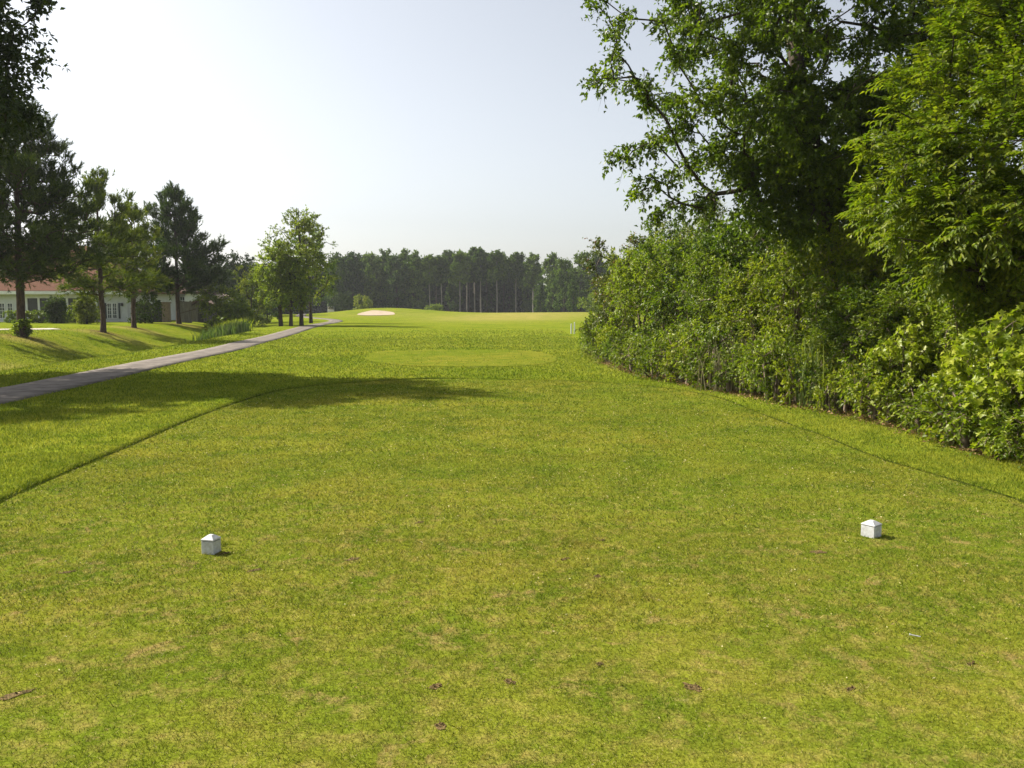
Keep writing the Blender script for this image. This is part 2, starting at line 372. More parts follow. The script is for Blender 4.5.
def offset_poly(poly, d):
    t = np.roll(poly, -1, 0) - np.roll(poly, 1, 0); t /= np.linalg.norm(t, axis=1)[:, None] + 1e-9
    nrm = np.stack([t[:, 1], -t[:, 0]], 1)
    ar = 0.5 * np.sum(poly[:, 0] * np.roll(poly[:, 1], -1) - np.roll(poly[:, 0], -1) * poly[:, 1])
    if ar < 0: nrm = -nrm
    return poly + nrm * d
def dense(poly, step=0.06):
    o = []
    for a, b in zip(poly, np.roll(poly, -1, 0)):
        n = max(1, int(np.linalg.norm(b - a) / step))
        for i in range(n): o.append(a + (b - a) * i / n)
    return np.array(o)
def ring_strip(name, poly, offs, mat, jit=0.0, hmul=None, attrs=None):
    poly = dense(poly); n = len(poly); V = []
    for k, (d, z) in enumerate(offs):
        o = offset_poly(poly, d)
        w = np.convolve(np.r_[rng.normal(0, 1, n + 8)], np.ones(5) / 5, 'same')[:n] * jit
        zz = np.full(n, z) * (hmul(o[:, 0], o[:, 1]) if hmul is not None and z > 0.006 else 1)
        o = o + (offset_poly(poly, 1) - poly) * w[:, None]
        V.append(np.c_[o, zz])
    V = np.concatenate(V); Q = []
    for k in range(len(offs) - 1):
        a = np.arange(n) + k * n; b = a + n; a2 = np.roll(a, -1); b2 = np.roll(b, -1)
        Q.append(np.stack([a, b, b2, a2], 1))
    Q = np.concatenate(Q)
    m_ = mesh_np(name, V, quads=Q, attrs={'dry': np.zeros(len(V)), 'soil': np.zeros(len(V))}, smooth=True)
    return link(name, m_, mat)
lipm = lambda x, y: np.clip(0.45 + 0.55 * sstep(1.5, -2.0, x) , 0.3, 1)
tag(ring_strip('mowing_edge', TEE, [(-0.012, 0.0085), (0.03, 0.0085)], M['thatch_shade'], 0.02), kind='structure')
tag(ring_strip('tee_collar', TEE, [(0.012, -0.01), (0.024, 0.022), (0.10, 0.034), (0.4, 0.028), (0.9, 0.013), (1.6, -0.01)], M['rough'], 0.016, lipm), kind='structure')

def ribbon(name, line, w, zoff, mat, jit=0.0, skirt=True):
    line = np.asarray(line); t = np.gradient(line, axis=0); t /= np.linalg.norm(t, axis=1)[:, None]
    nrm = np.stack([-t[:, 1], t[:, 0]], 1); cols = [-.5, -.495, -.25, 0, .25, .495, .5]; V = []
    n = len(line)
    for i, c in enumerate(cols):
        wj = 1 + (rng.normal(0, jit, n) if abs(c) > .4 else 0)
        o = line + nrm * (c * w * wj)[:, None] if not np.isscalar(wj) else line + nrm * c * w
        z = H(o[:, 0], o[:, 1]) + (zoff if abs(c) < .499 else -0.05)
        V.append(np.c_[o, z])
    V = np.concatenate(V); Q = []
    for k in range(len(cols) - 1):
        a = np.arange(n - 1) + k * n; b = a + n; Q.append(np.stack([a, a + 1, b + 1, b], 1))
    m_ = mesh_np(name, V, quads=np.concatenate(Q), smooth=True)
    return link(name, m_, mat)
def resample(line, step):
    d = np.r_[0, np.cumsum(np.linalg.norm(np.diff(line, axis=0), axis=1))]
    s = np.arange(0, d[-1], step); return np.c_[np.interp(s, d, line[:, 0]), np.interp(s, d, line[:, 1])]
tag(ribbon('cart_path', resample(PATHS, 0.4), 1.34, 0.022, M['asphalt'], 0.02), kind='structure')
walk = catmull([(-62, 51), (-45, 50.5), (-33, 50), (-29.5, 50.6), (-27.4, 52.0)], 10)
tag(ribbon('driveway', resample(walk, 0.6), 2.6, 0.03, M['concrete'], 0.03), kind='structure')

# ------------------------------------------------------------------ grass blades
def unit(a): return a / (np.linalg.norm(a, axis=-1, keepdims=True) + 1e-9)
def noise2(x, y, s, seed):
    r = np.random.default_rng(seed).random((256, 256)); u = x / s; v = y / s
    i = np.floor(u).astype(int); j = np.floor(v).astype(int); a = u - i; b = v - j; a = a * a * (3 - 2 * a); b = b * b * (3 - 2 * b)
    g = lambda p, q_: r[p % 256, q_ % 256]
    return (g(i, j) * (1 - a) + g(i + 1, j) * a) * (1 - b) + (g(i, j + 1) * (1 - a) + g(i + 1, j + 1) * a) * b
DIV = [(435, 688, .035, .022), (510, 683, .02, .035), (692, 688, .03, .05), (12, 697, .085, .025), (67, 573, .05, .02), (440, 728, .022, .035),
       (255, 571, .05, .02), (420, 523, .05, .018), (352, 560, .05, .03), (597, 577, .03, .02), (602, 541, .025, .02), (565, 560, .05, .015), (818, 553, .06, .04),
       (600, 665, .02, .015), (224, 554, .05, .02), (850, 690, .035, .012), (970, 665, .03, .012)]
DIVW = [(*G(a, b)[:2], rx * .9, ry * .9) for a, b, rx, ry in DIV]
DIVA = [R(rng.uniform(10, 60)) for _ in DIV]
def blades():
    bands = [(2.3, 4, 14000), (4, 6, 9000), (6, 9, 4200), (9, 13, 1700), (13, 18, 750), (18, 27, 300), (27, 42, 130), (42, 62, 55)]
    res = {True: [], False: []}
    for y0, y1, dens in bands:
        xl, xr = -0.66 * y1 - 0.3, min(0.66 * y1 + 0.3, 7.5)
        n = int((xr - xl) * (y1 - y0) * dens)
        x = rng.uniform(xl, xr, n); y = rng.uniform(y0, y1, n)
        k = (x > -0.66 * y - 0.3) & (x < 0.66 * y + 0.3) & (x < hedge_x(y) + 0.5)
        k &= np.abs(x - path_x(y)) > 0.64 + .10 * noise2(x, y, .5, 31) + rng.uniform(-.08, .08, n)
        if y1 > 27: k &= rng.random(n) < sstep(62, 36, y)
        x, y = x[k], y[k]
        in1 = pip(TEE, x, y); in2 = pip(TEE2, x, y) if y1 > 20 else np.zeros(len(x), bool)
        for inside in (True, False):
            kk = (in1 | in2) == inside; X, Y = x[kk], y[kk]
            if inside:
                keep = rng.random(len(X)) < 0.55 + 0.6 * noise2(X, Y, 0.35, 3)
                for (cx, cy, rx, ry), an in zip(DIVW, DIVA):
                    ca, sa = math.cos(an), math.sin(an)
                    u = (X - cx) * ca + (Y - cy) * sa; v = -(X - cx) * sa + (Y - cy) * ca
                    keep &= ~((((u / rx) ** 2 + (v / ry) ** 2) < 1.1) & (rng.random(len(X)) < 0.85))
                for (mx, my) in MARK: keep &= np.hypot(X - mx, Y - my) > 0.048
                keep &= ~((Y > 20) & (rng.random(len(X)) < .9))
                X, Y = X[keep], Y[keep]
            elif y1 < 20:
                pass
            res[inside].append(np.c_[X, Y, np.full(len(X), (y0 + y1) / 2)])
    # sprigs of coarser grass on the tee
    for (px, py, r_, n) in [(577, 545, .08, 110), (600, 597, .10, 120), (640, 598, .06, 50), (625, 520, .05, 60), (222, 545, .03, 60)]:
        c = G(px, py); p = rng.normal(0, 1, (n, 2)) * r_ * np.array([1, .8]) + c[:2]
        res[True].append(np.c_[p, np.full(n, -1.0)])
    fr_ = dense(TEE, .006); fr_ = fr_[fr_[:, 1] > 1.5]; nrm_ = unit(fr_ - TEE.mean(0))
    fr_ = fr_ + nrm_ * rng.normal(.03, .028, len(fr_))[:, None] * (noise2(fr_[:, 0], fr_[:, 1], .25, 5) * 1.6)[:, None]
    res[False].append(np.c_[fr_, np.full(len(fr_), 8.0)])
    for (cx, cy, rx, ry) in DIVW:
        nn_ = 26; q_ = rng.normal(0, 1, (nn_, 2)) * np.array([rx, ry]) * 1.1 + (cx, cy); res[True].append(np.c_[q_, np.full(nn_, -2.0)])
    for px, py, sx_, sy_, nn_ in [(850, 688, .09, .03, 260), (972, 668, .09, .035, 200), (352, 560, .09, .05, 200), (262, 576, .10, .05, 200), (405, 525, .12, .04, 180), (330, 595, .12, .06, 160), (160, 655, .12, .05, 160), (545, 645, .07, .03, 120), (690, 700, .06, .03, 120)]:
        c = G(px, py); q_ = rng.normal(0, 1, (nn_, 2)) * np.array([sx_, sy_]) + c[:2]; res[True].append(np.c_[q_, np.full(nn_, -2.0)])
    for inside, nm, mt, lab in ((True, 'tee_grass', M['blade_tee'], 'short dry mown grass on the tee'), (False, 'rough_grass', M['blade_rough'], 'longer bright green grass around the tee and the path')):
        A = np.concatenate(res[inside]); X, Y, D = A[:, 0], A[:, 1], A[:, 2]; n = len(X)
        sprig = (D < 0) & (D > -1.5); frg = D < -1.5; D = np.where(sprig, 4.5, D)
        s = (path_x(Y) - X)
        if inside:
            h = rng.uniform(.010, .020, n) * (1 + 0.055 * np.clip(D - 4, 0, 30)); w = np.clip(0.0009 * D, .0026, .02)
            lean = rng.uniform(.4, 1.5, n)
            h = np.where(sprig, rng.uniform(.03, .05, n), h); w = np.where(sprig, .006, w)
        else:
            h = rng.uniform(.028, .050, n) * (1 + 0.006 * np.clip(D - 8, 0, 60)); w = np.clip(0.00085 * D, .004, .04)
            lean = rng.uniform(.2, 1.0, n)
            ed = edge_dist(TEE, X, Y)
            h = np.where((ed < 1.2) & (D < 20), h * 0.7, h)
            ditch = np.exp(-((s - 6.4) / 1.0) ** 2) * (Y > 18) * (Y < 60); tall = rng.random(n) < ditch * .8
            h = h * (1 + tall * rng.uniform(.8, 2.2, n)); w = w * (1 + tall * .2)
        rnd = rng.random(n); rnd = np.where(sprig, .25 + rnd * 0.5, np.where(frg, .95, rnd))
        tip_up = np.where(rnd > .88, .25, 1.0)
        a = rng.uniform(0, 2 * math.pi, n); b = rng.uniform(0, 2 * math.pi, n)
        if inside: z = np.where(Y > 20, H(X, Y) + .01, .003)
        else:
            z = H(X, Y) - 0.002
            nr = (Y < 20) & (Y > 0)
            prof = np.interp(ed, [0, .02, .10, .4, .9, 1.6], [.005, .022, .034, .028, .013, -0.01]) * lipm(X, Y)
            z = np.where(nr & (ed < 1.5), np.maximum(z, prof - .002), z)
        wx, wy = np.cos(a) * w / 2, np.sin(a) * w / 2
        v0 = np.c_[X - wx, Y - wy, z]; v1 = np.c_[X + wx, Y + wy, z]
        v2 = np.c_[X + np.cos(b) * lean * h, Y + np.sin(b) * lean * h, z + h * tip_up]
        V = np.stack([v0, v1, v2], 1).reshape(-1, 3); T = np.arange(3 * n).reshape(-1, 3)
        dr = np.zeros(n)
        if not inside:
            for px, py in PINES + [(5, 349)]:
                g = G(px, py, .1); dr = np.maximum(dr, 0.8 * np.exp(-(((X - g[0] - .4) / 2.2) ** 2 + ((Y - g[1] + 1) / 1.7) ** 2) ** 1.5))
            dr *= rng.random(n) < .8
        m_ = mesh_np(nm, V, T, attrs={'rnd': np.repeat(rnd, 3), 'dry': np.repeat(dr, 3)})
        tag(link(nm, m_, mt), lab, 'grass', kind='stuff')
MARK = [tuple(G(211.5, 553.0)[:2]), tuple(G(871, 536.5)[:2])]
blades()

# bare soil in the divots: little dished patches
V = []; T = []; k = 0
for (cx, cy, rx, ry), an in zip(DIVW, DIVA):
    n = 18; base = len(V); V.append((cx, cy, .0055))
    for i in range(n):
        t = 2 * math.pi * i / n; rr = 1 + rng.uniform(-.35, .3)
        u, v = math.cos(t) * rx * rr, math.sin(t) * ry * rr
        V.append((cx + u * math.cos(an) - v * math.sin(an), cy + u * math.sin(an) + v * math.cos(an), .0068))
    for i in range(n): T.append((base, base + 1 + i, base + 1 + (i + 1) % n))
for (cx, cy, rx, ry), an in zip(DIVW, DIVA):
    for _ in range(10):
        u, v = rng.normal(0, .55, 2) * (rx, ry); r_ = rng.uniform(.002, .006); x_ = cx + u * math.cos(an) - v * math.sin(an); y_ = cy + u * math.sin(an) + v * math.cos(an)
        base = len(V); V += [(x_ + a * r_ * rng.uniform(.6, 1.3), y_ + b * r_ * rng.uniform(.6, 1.3), .008 + r_ * .5 + c_ * r_ * rng.uniform(.5, 1.1)) for a, b, c_ in ((1, 0, 0), (0, 1, 0), (-1, 0, 0), (0, -1, 0), (0, 0, 1), (0, 0, -1))]
        T += [(base + p, base + (p + 1) % 4, base + 4) for p in range(4)] + [(base + (p + 1) % 4, base + p, base + 5) for p in range(4)]
tag(link('bare_soil', mesh_np('bare_soil', V, T), M['soil']), 'small brown divots of bare soil scattered over the tee', 'soil', kind='stuff')

# ------------------------------------------------------------------ plants: skeleton and foliage
class Skel:
    def __init__(s): s.p = []; s.par = []
    def chain(s, pts, parent=-1):
        for q_ in pts: s.p.append(np.array(q_, float)); s.par.append(parent); parent = len(s.p) - 1
        return parent
    def reach(s, targets, rg, step=0.35, up=0.15, below=0.6, steep=1.0):
        tips = []
        arr = np.array(s.p); 
        order = np.argsort([np.min(np.linalg.norm(arr - t, axis=1)) for t in targets])
        for ti in order:
            t = targets[ti]; arr = np.array(s.p); d = arr - t
            hz = np.hypot(d[:, 0], d[:, 1]); cost = np.linalg.norm(d, axis=1) + below * np.maximum(0, d[:, 2] + steep * 0.35 * hz)
            j = int(np.argmin(cost)); p0 = arr[j]; L = np.linalg.norm(t - p0)
            n = max(1, int(math.ceil(L / step)))
            pj = s.par[j]; dirp = unit(p0 - arr[pj]) if pj >= 0 else np.array([0, 0, 1.0])
            c1 = p0 + dirp * L * .25 + (t - p0) * .25 + np.array([0, 0, up * L]); cur = j
            for k in range(1, n + 1):
                f = k / n; b = (1 - f) ** 2 * p0 + 2 * f * (1 - f) * c1 + f * f * t
                if k < n: b = b + rg.normal(0, .03 * min(L, 1.5), 3)
                s.p.append(b); s.par.append(cur); cur = len(s.p) - 1
            tips.append(cur)
        return tips
    def mesh(s, name, r_tip, r_base, sides=6, flare=1.35, pw=2.2):
        P_ = np.array(s.p); par = np.array(s.par); n = len(P_)
        acc = np.zeros(n); ch = [[] for _ in range(n)]
        for i in range(n - 1, -1, -1):
            if acc[i] == 0: acc[i] = r_tip ** pw
            if par[i] >= 0: acc[par[i]] += acc[i]; ch[par[i]].append(i)
        r = acc ** (1 / pw); 
        e = math.log(r_base / r_tip) / math.log(max(r.max() / r_tip, 1.01)); r = r_tip * (r / r_tip) ** e
        V = []; Q = []; nv = 0
        starts = [i for i in range(n) if par[i] < 0]; stack = [(i, None) for i in starts]
        ang = np.arange(sides) * 2 * math.pi / sides
        while stack:
            i, frm = stack.pop(); chain = ([frm] if frm is not None else []) + [i]
            while ch[chain[-1]]:
                cs = sorted(ch[chain[-1]], key=lambda c_: -acc[c_])
                for c_ in cs[1:]: stack.append((c_, chain[-1]))
                chain.append(cs[0])
            if len(chain) < 2: continue
            pts = P_[chain]; rr = r[chain].copy()
            if frm is not None: rr[0] = min(rr[0], rr[1] * 1.25)
            elif flare: rr[0] *= flare
            tg = unit(np.gradient(pts, axis=0)); ref = np.array([1, 0, .3]) if abs(tg[0][2]) > .8 else np.array([0, 0, 1.0])
            rings = []
            for q_, t_, r_ in zip(pts, tg, rr):
                a = unit(np.cross(ref, t_)); b = np.cross(t_, a); 
                rings.append(q_ + r_ * (np.cos(ang)[:, None] * a + np.sin(ang)[:, None] * b))
            V += rings
            for k in range(len(rings) - 1):
                A = nv + k * sides
                for q_ in range(sides): Q.append((A + q_, A + (q_ + 1) % sides, A + sides + (q_ + 1) % sides, A + sides + q_))
            nv += len(rings) * sides
        return mesh_np(name, np.concatenate(V), quads=Q, smooth=True)

def leaf_geo(Pn, D, Nn, L, W, fold=.25, rnd=None, kind='ovate'):
    n = len(Pn); D = unit(D); Nn = unit(Nn - D * np.sum(Nn * D, 1)[:, None]); S = np.cross(D, Nn); L = np.broadcast_to(L, n)[:, None]; W = np.broadcast_to(W, n)[:, None]
    if kind == 'ovate':
        v = np.stack([Pn, Pn + D * L * .42 + S * W / 2 + Nn * W * fold, Pn + D * L - Nn * L * .12, Pn + D * L * .42 - S * W / 2 + Nn * W * fold], 1)
        V = v.reshape(-1, 3); b = np.arange(n)[:, None] * 4
        T = np.concatenate([b + np.array([[0, 1, 2]]), b + np.array([[0, 2, 3]])]); k = 4
    elif kind == 'palmate':
        prof = [(0, .0), (.12, .42), (.42, .26), (.52, .62), (.68, .22), (1.0, 0), (.68, -.22), (.52, -.62), (.42, -.26), (.12, -.42)]
        pts = [Pn + D * L * .35]
        for a, c in prof: pts.append(Pn + D * L * a + S * W * c + Nn * (abs(c) * W * fold - (a ** 2) * L * .15))
        V = np.stack(pts, 1).reshape(-1, 3); m_ = len(prof); k = m_ + 1; b = np.arange(n)[:, None] * k
        T = np.concatenate([b + np.array([[0, 1 + i, 1 + (i + 1) % m_]]) for i in range(m_)])
    else:   # needle
        v = np.stack([Pn - S * W / 2, Pn + S * W / 2, Pn + D * L], 1); V = v.reshape(-1, 3); T = np.arange(3 * n).reshape(-1, 3); k = 3
    rnd = rng.random(n) if rnd is None else rnd
    return V, T, np.repeat(rnd, k)
def rsph(n, rg): return unit(rg.normal(0, 1, (n, 3)))
def foliage(name, tips, ctr, rg, kind='ovate', cs=.35, ntw=7, nlf=9, L=.08, W=.045, up=.25, outw=.7, droop=.25, twigs=False, flat=1.0, ldroop=.25, keep=None):
    tips = np.asarray(tips); n0 = len(tips)
    Cn = np.repeat(tips, ntw, 0); m_ = len(Cn)
    o = unit(Cn - ctr); td = unit(rsph(m_, rg) * np.array([1, 1, flat]) + o * outw + np.array([0, 0, up]))
    CS = np.repeat(np.broadcast_to(np.asarray(cs, float), (n0,)), ntw); ln = CS * rg.uniform(.55, 1.15, m_)
    st = Cn + rg.normal(0, 1, (m_, 3)) * CS[:, None] * .18
    tr = rg.random(m_)
    Pn = np.repeat(st, nlf, 0); TD = np.repeat(td, nlf, 0); LN = np.repeat(ln, nlf); TR = np.repeat(tr, nlf); M_ = len(Pn)
    if kind == 'pinnate':
        t = np.tile(np.linspace(.12, 1, nlf), m_); sg = np.tile(np.where(np.arange(nlf) % 2, 1.0, -1.0), m_)
        hz = unit(np.cross(TD, np.array([0, 0, 1.0])) + rg.normal(0, .12, (M_, 3)))
        pos = Pn + TD * (LN * t)[:, None] - np.array([0, 0, 1.0]) * (droop * LN * t ** 2)[:, None]
        tang = unit(TD - np.array([0, 0, 1.0]) * (2 * droop * t)[:, None])
        d = unit(tang * .75 + hz * sg[:, None] * .8 + np.array([0, 0, -ldroop]) + rg.normal(0, .12, (M_, 3)))
        nn = unit(np.cross(hz, tang)); nn = np.where((nn[:, 2] < 0)[:, None], -nn, nn) + rg.normal(0, .2, (M_, 3)); k2 = 'ovate'
    elif kind == 'needle':
        t = rg.uniform(.25, 1, M_); pos = Pn + TD * (LN * t)[:, None]
        d = unit(TD * 1.0 + rsph(M_, rg) * .75); nn = rsph(M_, rg); k2 = 'needle'
    else:
        t = rg.uniform(.1, 1, M_); pos = Pn + TD * (LN * t)[:, None] - np.array([0, 0, 1.0]) * (droop * LN * t ** 2)[:, None]
        d = unit(TD * .5 + rsph(M_, rg) * .9 + np.array([0, 0, -ldroop])); nn = rsph(M_, rg) * .75 + np.array([0, 0, .8]) ; k2 = kind
    r_ = np.clip(TR * .45 + rg.random(M_) * .55, 0, 1)
    Ls, Ws = L * rg.uniform(.65, 1.2, M_), W * rg.uniform(.7, 1.15, M_)
    if keep is not None:
        kp = rg.random(M_) < np.repeat(keep, ntw * nlf); pos, d, nn, Ls, Ws, r_ = pos[kp], d[kp], nn[kp], Ls[kp], Ws[kp], r_[kp]
    V, T, A = leaf_geo(pos, d, nn, Ls, Ws, .22, r_, k2)
    me_ = mesh_np(name, V, T, attrs={'rnd': A})
    tw = None
    if twigs:
        e = st + td * ln[:, None] - np.array([0, 0, 1.0]) * (droop * ln)[:, None]; mid = (st + e) / 2 + np.array([0, 0, .25]) * (droop * ln)[:, None]
        s1 = unit(np.cross(td, np.array([0, 0, 1.0]))) * .0035
        v = np.stack([st - s1, st + s1, mid - s1, mid + s1, e], 1).reshape(-1, 3); b = np.arange(m_)[:, None] * 5
        tw = (v, np.concatenate([b + np.array([[0, 1, 2]]), b + np.array([[1, 3, 2]]), b + np.array([[2, 3, 4]])]))
    return me_, tw
def ell(rg, n, c, r, lo=.35):
    d = rsph(n, rg); u = rg.uniform(lo ** 2, 1, n) ** .5
    return np.array(c) + d * u[:, None] * np.array(r)

PROTO = {}
def place(name, proto, loc, rz=0., sc=(1, 1, 1), label=None, cat='tree', group=None, parts=('trunk', 'crown'), mats=None):
    r = empty(name, loc, rz, label, cat, group); r.scale = sc
    for nm, me_ in zip(parts, proto):
        if me_ is None: continue
        c = bpy.data.objects.new(nm, me_); C.objects.link(c); c.parent = r
    return r
def withmat(me_, mt):
    me_.materials.append(mt); return me_

# --- broadleaf tree
def broadleaf(seed, trunk, ells, mat, bark, step=.4, leaf=None, r=(.012, .16), sides=6, extra=None, up=.12, steep=1.0, multi=None, exs=1.0, exk=1.0):
    rg = np.random.default_rng(seed); sk = Skel(); sk.chain(trunk)
    for t_ in (multi or []): sk.chain(t_)
    tg = np.concatenate([ell(rg, n, c, rr, lo) for n, c, rr, lo in ells] + ([np.array(extra)] if extra is not None else []))
    tg = tg[tg[:, 2] > .12]
    sk.reach(tg, rg, step=step, up=up, steep=steep)
    ctr = np.mean([c for _, c, _, _ in ells], axis=0)
    lk = dict(leaf); ne = int(sum(e_[2] > .12 for e_ in extra)) if extra is not None else 0
    csa = np.full(len(tg), lk['cs']); csa[len(tg) - ne:] *= exs; lk['cs'] = csa; ka = np.ones(len(tg)); ka[len(tg) - ne:] = exk; lk['keep'] = ka if ne and exk < 1 else None
    lf, tw = foliage('leaves', tg, ctr, rg, **lk)
    tm = sk.mesh('trunk', r[0], r[1], sides)
    if tw is not None:
        n0 = len(tm.vertices); co = np.empty(n0 * 3, np.float32); tm.vertices.foreach_get('co', co)
        nl = len(tm.loops); li = np.empty(nl, np.int32); tm.loops.foreach_get('vertex_index', li)
        tm = mesh_np('trunk', np.concatenate([co.reshape(-1, 3), tw[0]]), tw[1] + n0, li.reshape(-1, 4), smooth=True)
    return withmat(tm, bark), withmat(lf, mat)
# --- pine with whorled limbs
def pine(seed, Ht, z0, Rm, mat, bark, lv=16, per=5, prof=None, r=(.015, .17), needle=None, step=.5, bare=0, top=.0, dead=0, ax=(0, 0)):
    rg = np.random.default_rng(seed); sk = Skel()
    tr = [(0, 0, 0)]; lean = rg.normal(0, .012, 2) + np.array(ax)
    for i in range(1, 13):
        f = i / 12; tr.append((lean[0] * Ht * f + rg.normal(0, .02), lean[1] * Ht * f + rg.normal(0, .02), Ht * .97 * f))
    sk.chain(tr); T_ = []
    prof = prof or (lambda f: (1 - f) ** .75 * min(1, .55 + f * 2.2))
    for i in range(lv):
        f = (i + rg.uniform(-.3, .3)) / lv; f = min(max(f, 0), 1); z = z0 + (Ht - z0) * f; a0 = rg.uniform(0, 6.28)
        for k in range(per):
            a = a0 + k * 6.283 / per + rg.normal(0, .35); Rr = Rm * prof(f) * rg.uniform(.45, 1.22)
            sub = max(1, int(Rr / .6))
            for s_ in range(sub):
                g = (s_ + 1) / sub if sub > 1 else 1.0; g = g ** .8
                aa = a + rg.normal(0, .22) * (1.2 - .3 * g)
                T_.append((lean[0] * z + math.cos(aa) * Rr * g, lean[1] * z + math.sin(aa) * Rr * g, z + Rr * g * (.22 + .25 * f) + rg.normal(0, .15)))
    T_.append((lean[0] * Ht, lean[1] * Ht, Ht)); T_ = np.array(T_)
    sk.reach(T_, rg, step=step, up=.02, below=1.2, steep=.9)
    for k in range(dead):
        a = rg.uniform(0, 6.28); z = rg.uniform(z0 * .45, z0 * .95); l_ = rg.uniform(.6, 1.8)
        j = int(np.argmin(np.abs(np.array(sk.p)[:13, 2] - z)))
        sk.chain([(sk.p[j][0] + math.cos(a) * l_ * g, sk.p[j][1] + math.sin(a) * l_ * g, sk.p[j][2] + g * l_ * .25) for g in (.33, .66, 1)], j)
    nd = dict(kind='needle', cs=.42, ntw=9, nlf=14, L=.20, W=.03, up=.95, outw=.75, droop=0, flat=.7)
    nd.update(needle or {})
    lf, _ = foliage('needles', T_, np.array([0, 0, z0 + (Ht - z0) * .35]), rg, **nd)
    return withmat(sk.mesh('trunk', r[0], r[1], 7), bark), withmat(lf, mat)

def hz(x, y): return float(H(x, y))
# ---- four pines on the bank
pn = [
 ('pine_tree', (22, 335.5), dict(seed=11, Ht=10.6, z0=2.8, Rm=4.1, lv=18, per=7, dead=4, r=(.02, .19), prof=lambda f: (1 - f) ** .62 * min(1, .75 + f * 1.2), needle=dict(cs=.62, ntw=22, nlf=16, W=.042)), M['pine_dark'],
  'dark pine with the widest crown and ivy at its foot, leftmost on the bank'),
 ('pine_tree', (103, 329.5), dict(seed=23, Ht=9.2, z0=2.3, Rm=3.3, lv=13, per=4, dead=3, r=(.02, .15), prof=lambda f: (1 - f) ** .7 * min(1, .8 + f), needle=dict(cs=.62, ntw=19, nlf=16, W=.05, L=.24)), M['pine_light'],
  'lighter green open pine with an uneven top, second pine from the left on the bank'),
 ('pine_tree', (134, 326.5), dict(seed=35, Ht=8.0, z0=2.4, Rm=2.9, lv=11, per=4, dead=1, r=(.02, .15), needle=dict(cs=.65, ntw=20, nlf=15, W=.055, L=.25)), M['pine_light'],
  'shorter pine squeezed between the light pine and the dark round one'),
 ('pine_tree', (179, 323), dict(seed=47, Ht=10.7, z0=2.5, Rm=4.0, lv=14, per=5, dead=2, r=(.02, .17), prof=lambda f: (1 - f) ** .7 * min(1, .7 + f * 1.5), needle=dict(cs=.72, ntw=24, nlf=15, W=.06, L=.28)), M['pine'],
  'dark dense pine with a pointed leaning crown, rightmost of the four on the bank'),
]
PB = []
for nm, (px, py), kw, mt, lab in pn:
    g = G(px, py, .12); seed = kw.pop('seed')
    pr = pine(seed, mat=mt, bark=M['bark_pine'], **kw)
    place(nm, pr, (g[0], g[1], hz(g[0], g[1]) - .05), rng.uniform(0, 6), label=lab, group='pines on the bank by the houses'); PB.append(g)
# ivy at the foot of the first pine
rg = np.random.default_rng(5); g = PB[0]
tg = np.array([(math.cos(a) * r_, math.sin(a) * r_, z) for a, r_, z in zip(rg.uniform(0, 6.28, 50), rg.uniform(.12, .38, 50), rg.uniform(.1, .8, 50))])
lf, _ = foliage('ivy', tg, np.array([0, 0, .3]), rg, cs=.18, ntw=6, nlf=6, L=.11, W=.08)
o = link('ivy', lf, M['oak'], loc=(g[0], g[1], hz(g[0], g[1]))); tag(o, 'green ivy growing round the foot of the leftmost pine', 'ivy')

# ---- tall tree at the left edge and its neighbour; their shadow lies over the tee
lf1 = dict(cs=.6, ntw=15, nlf=13, L=.15, W=.085, droop=.2, outw=.6)
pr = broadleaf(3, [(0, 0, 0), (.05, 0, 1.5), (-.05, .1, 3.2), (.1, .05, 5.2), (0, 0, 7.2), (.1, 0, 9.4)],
    [(200, (-.1, 0, 6.8), (3.1, 3.2, 2.7), .5), (170, (.2, 0, 8.9), (3.0, 2.8, 2.8), .4), (34, (.4, 0, 11.3), (1.6, 1.5, 1.5), .2)], M['oak_backlit'], M['bark'], leaf=lf1, r=(.018, .24))
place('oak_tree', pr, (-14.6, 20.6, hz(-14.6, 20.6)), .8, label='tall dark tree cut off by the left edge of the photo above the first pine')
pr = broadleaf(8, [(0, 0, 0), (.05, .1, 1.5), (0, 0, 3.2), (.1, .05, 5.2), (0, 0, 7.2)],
    [(130, (0, 0, 5.8), (3.0, 2.8, 2.8), .4)], M['oak_backlit'], M['bark'], leaf=lf1, r=(.018, .2))
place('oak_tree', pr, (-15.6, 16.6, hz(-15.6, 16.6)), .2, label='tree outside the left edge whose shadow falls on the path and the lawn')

# ---- cluster of four young hardwoods by the path
cl = [((281, 326.2), 6.6, 1.9, 61, 'slim young tree, leftmost of the cluster by the cart path'), ((291, 326.4), 5.4, 1.5, 62, 'smallest tree in the middle of the cluster by the cart path'),
      ((301.5, 326.0), 9.3, 2.3, 63, 'tallest tree of the cluster beside the cart path'), ((311, 323.2), 8.6, 2.5, 64, 'rightmost tree of the cluster, its crown leaning over the cart path')]
for (px, py), h_, rr, sd, lab in cl:
    rr *= 1.12
    g = G(px, py, 0.0)
    pr = broadleaf(sd, [(0, 0, 0), (.03, 0, h_ * .15), (.0, .05, h_ * .35), (.05, .0, h_ * .55), (0, 0, h_ * .8), (0, .05, h_ * .95)],
        [(60, (0, 0, h_ * .42), (rr, rr, h_ * .22), .3), (90, (0, 0, h_ * .66), (rr * .92, rr * .92, h_ * .22), .3), (34, (rr * .1, 0, h_ * .84), (rr * .62, rr * .6, h_ * .13), .1)],
        M['hedge'] if sd != 63 else M['hedge_y'], M['bark'], leaf=dict(cs=.45, ntw=7, nlf=9, L=.15, W=.10, droop=.1), r=(.02, .13), step=.5)
    place('young_tree', pr, (g[0], g[1], hz(g[0], g[1])), rng.uniform(0, 6), label=lab, group='young trees by the cart path')

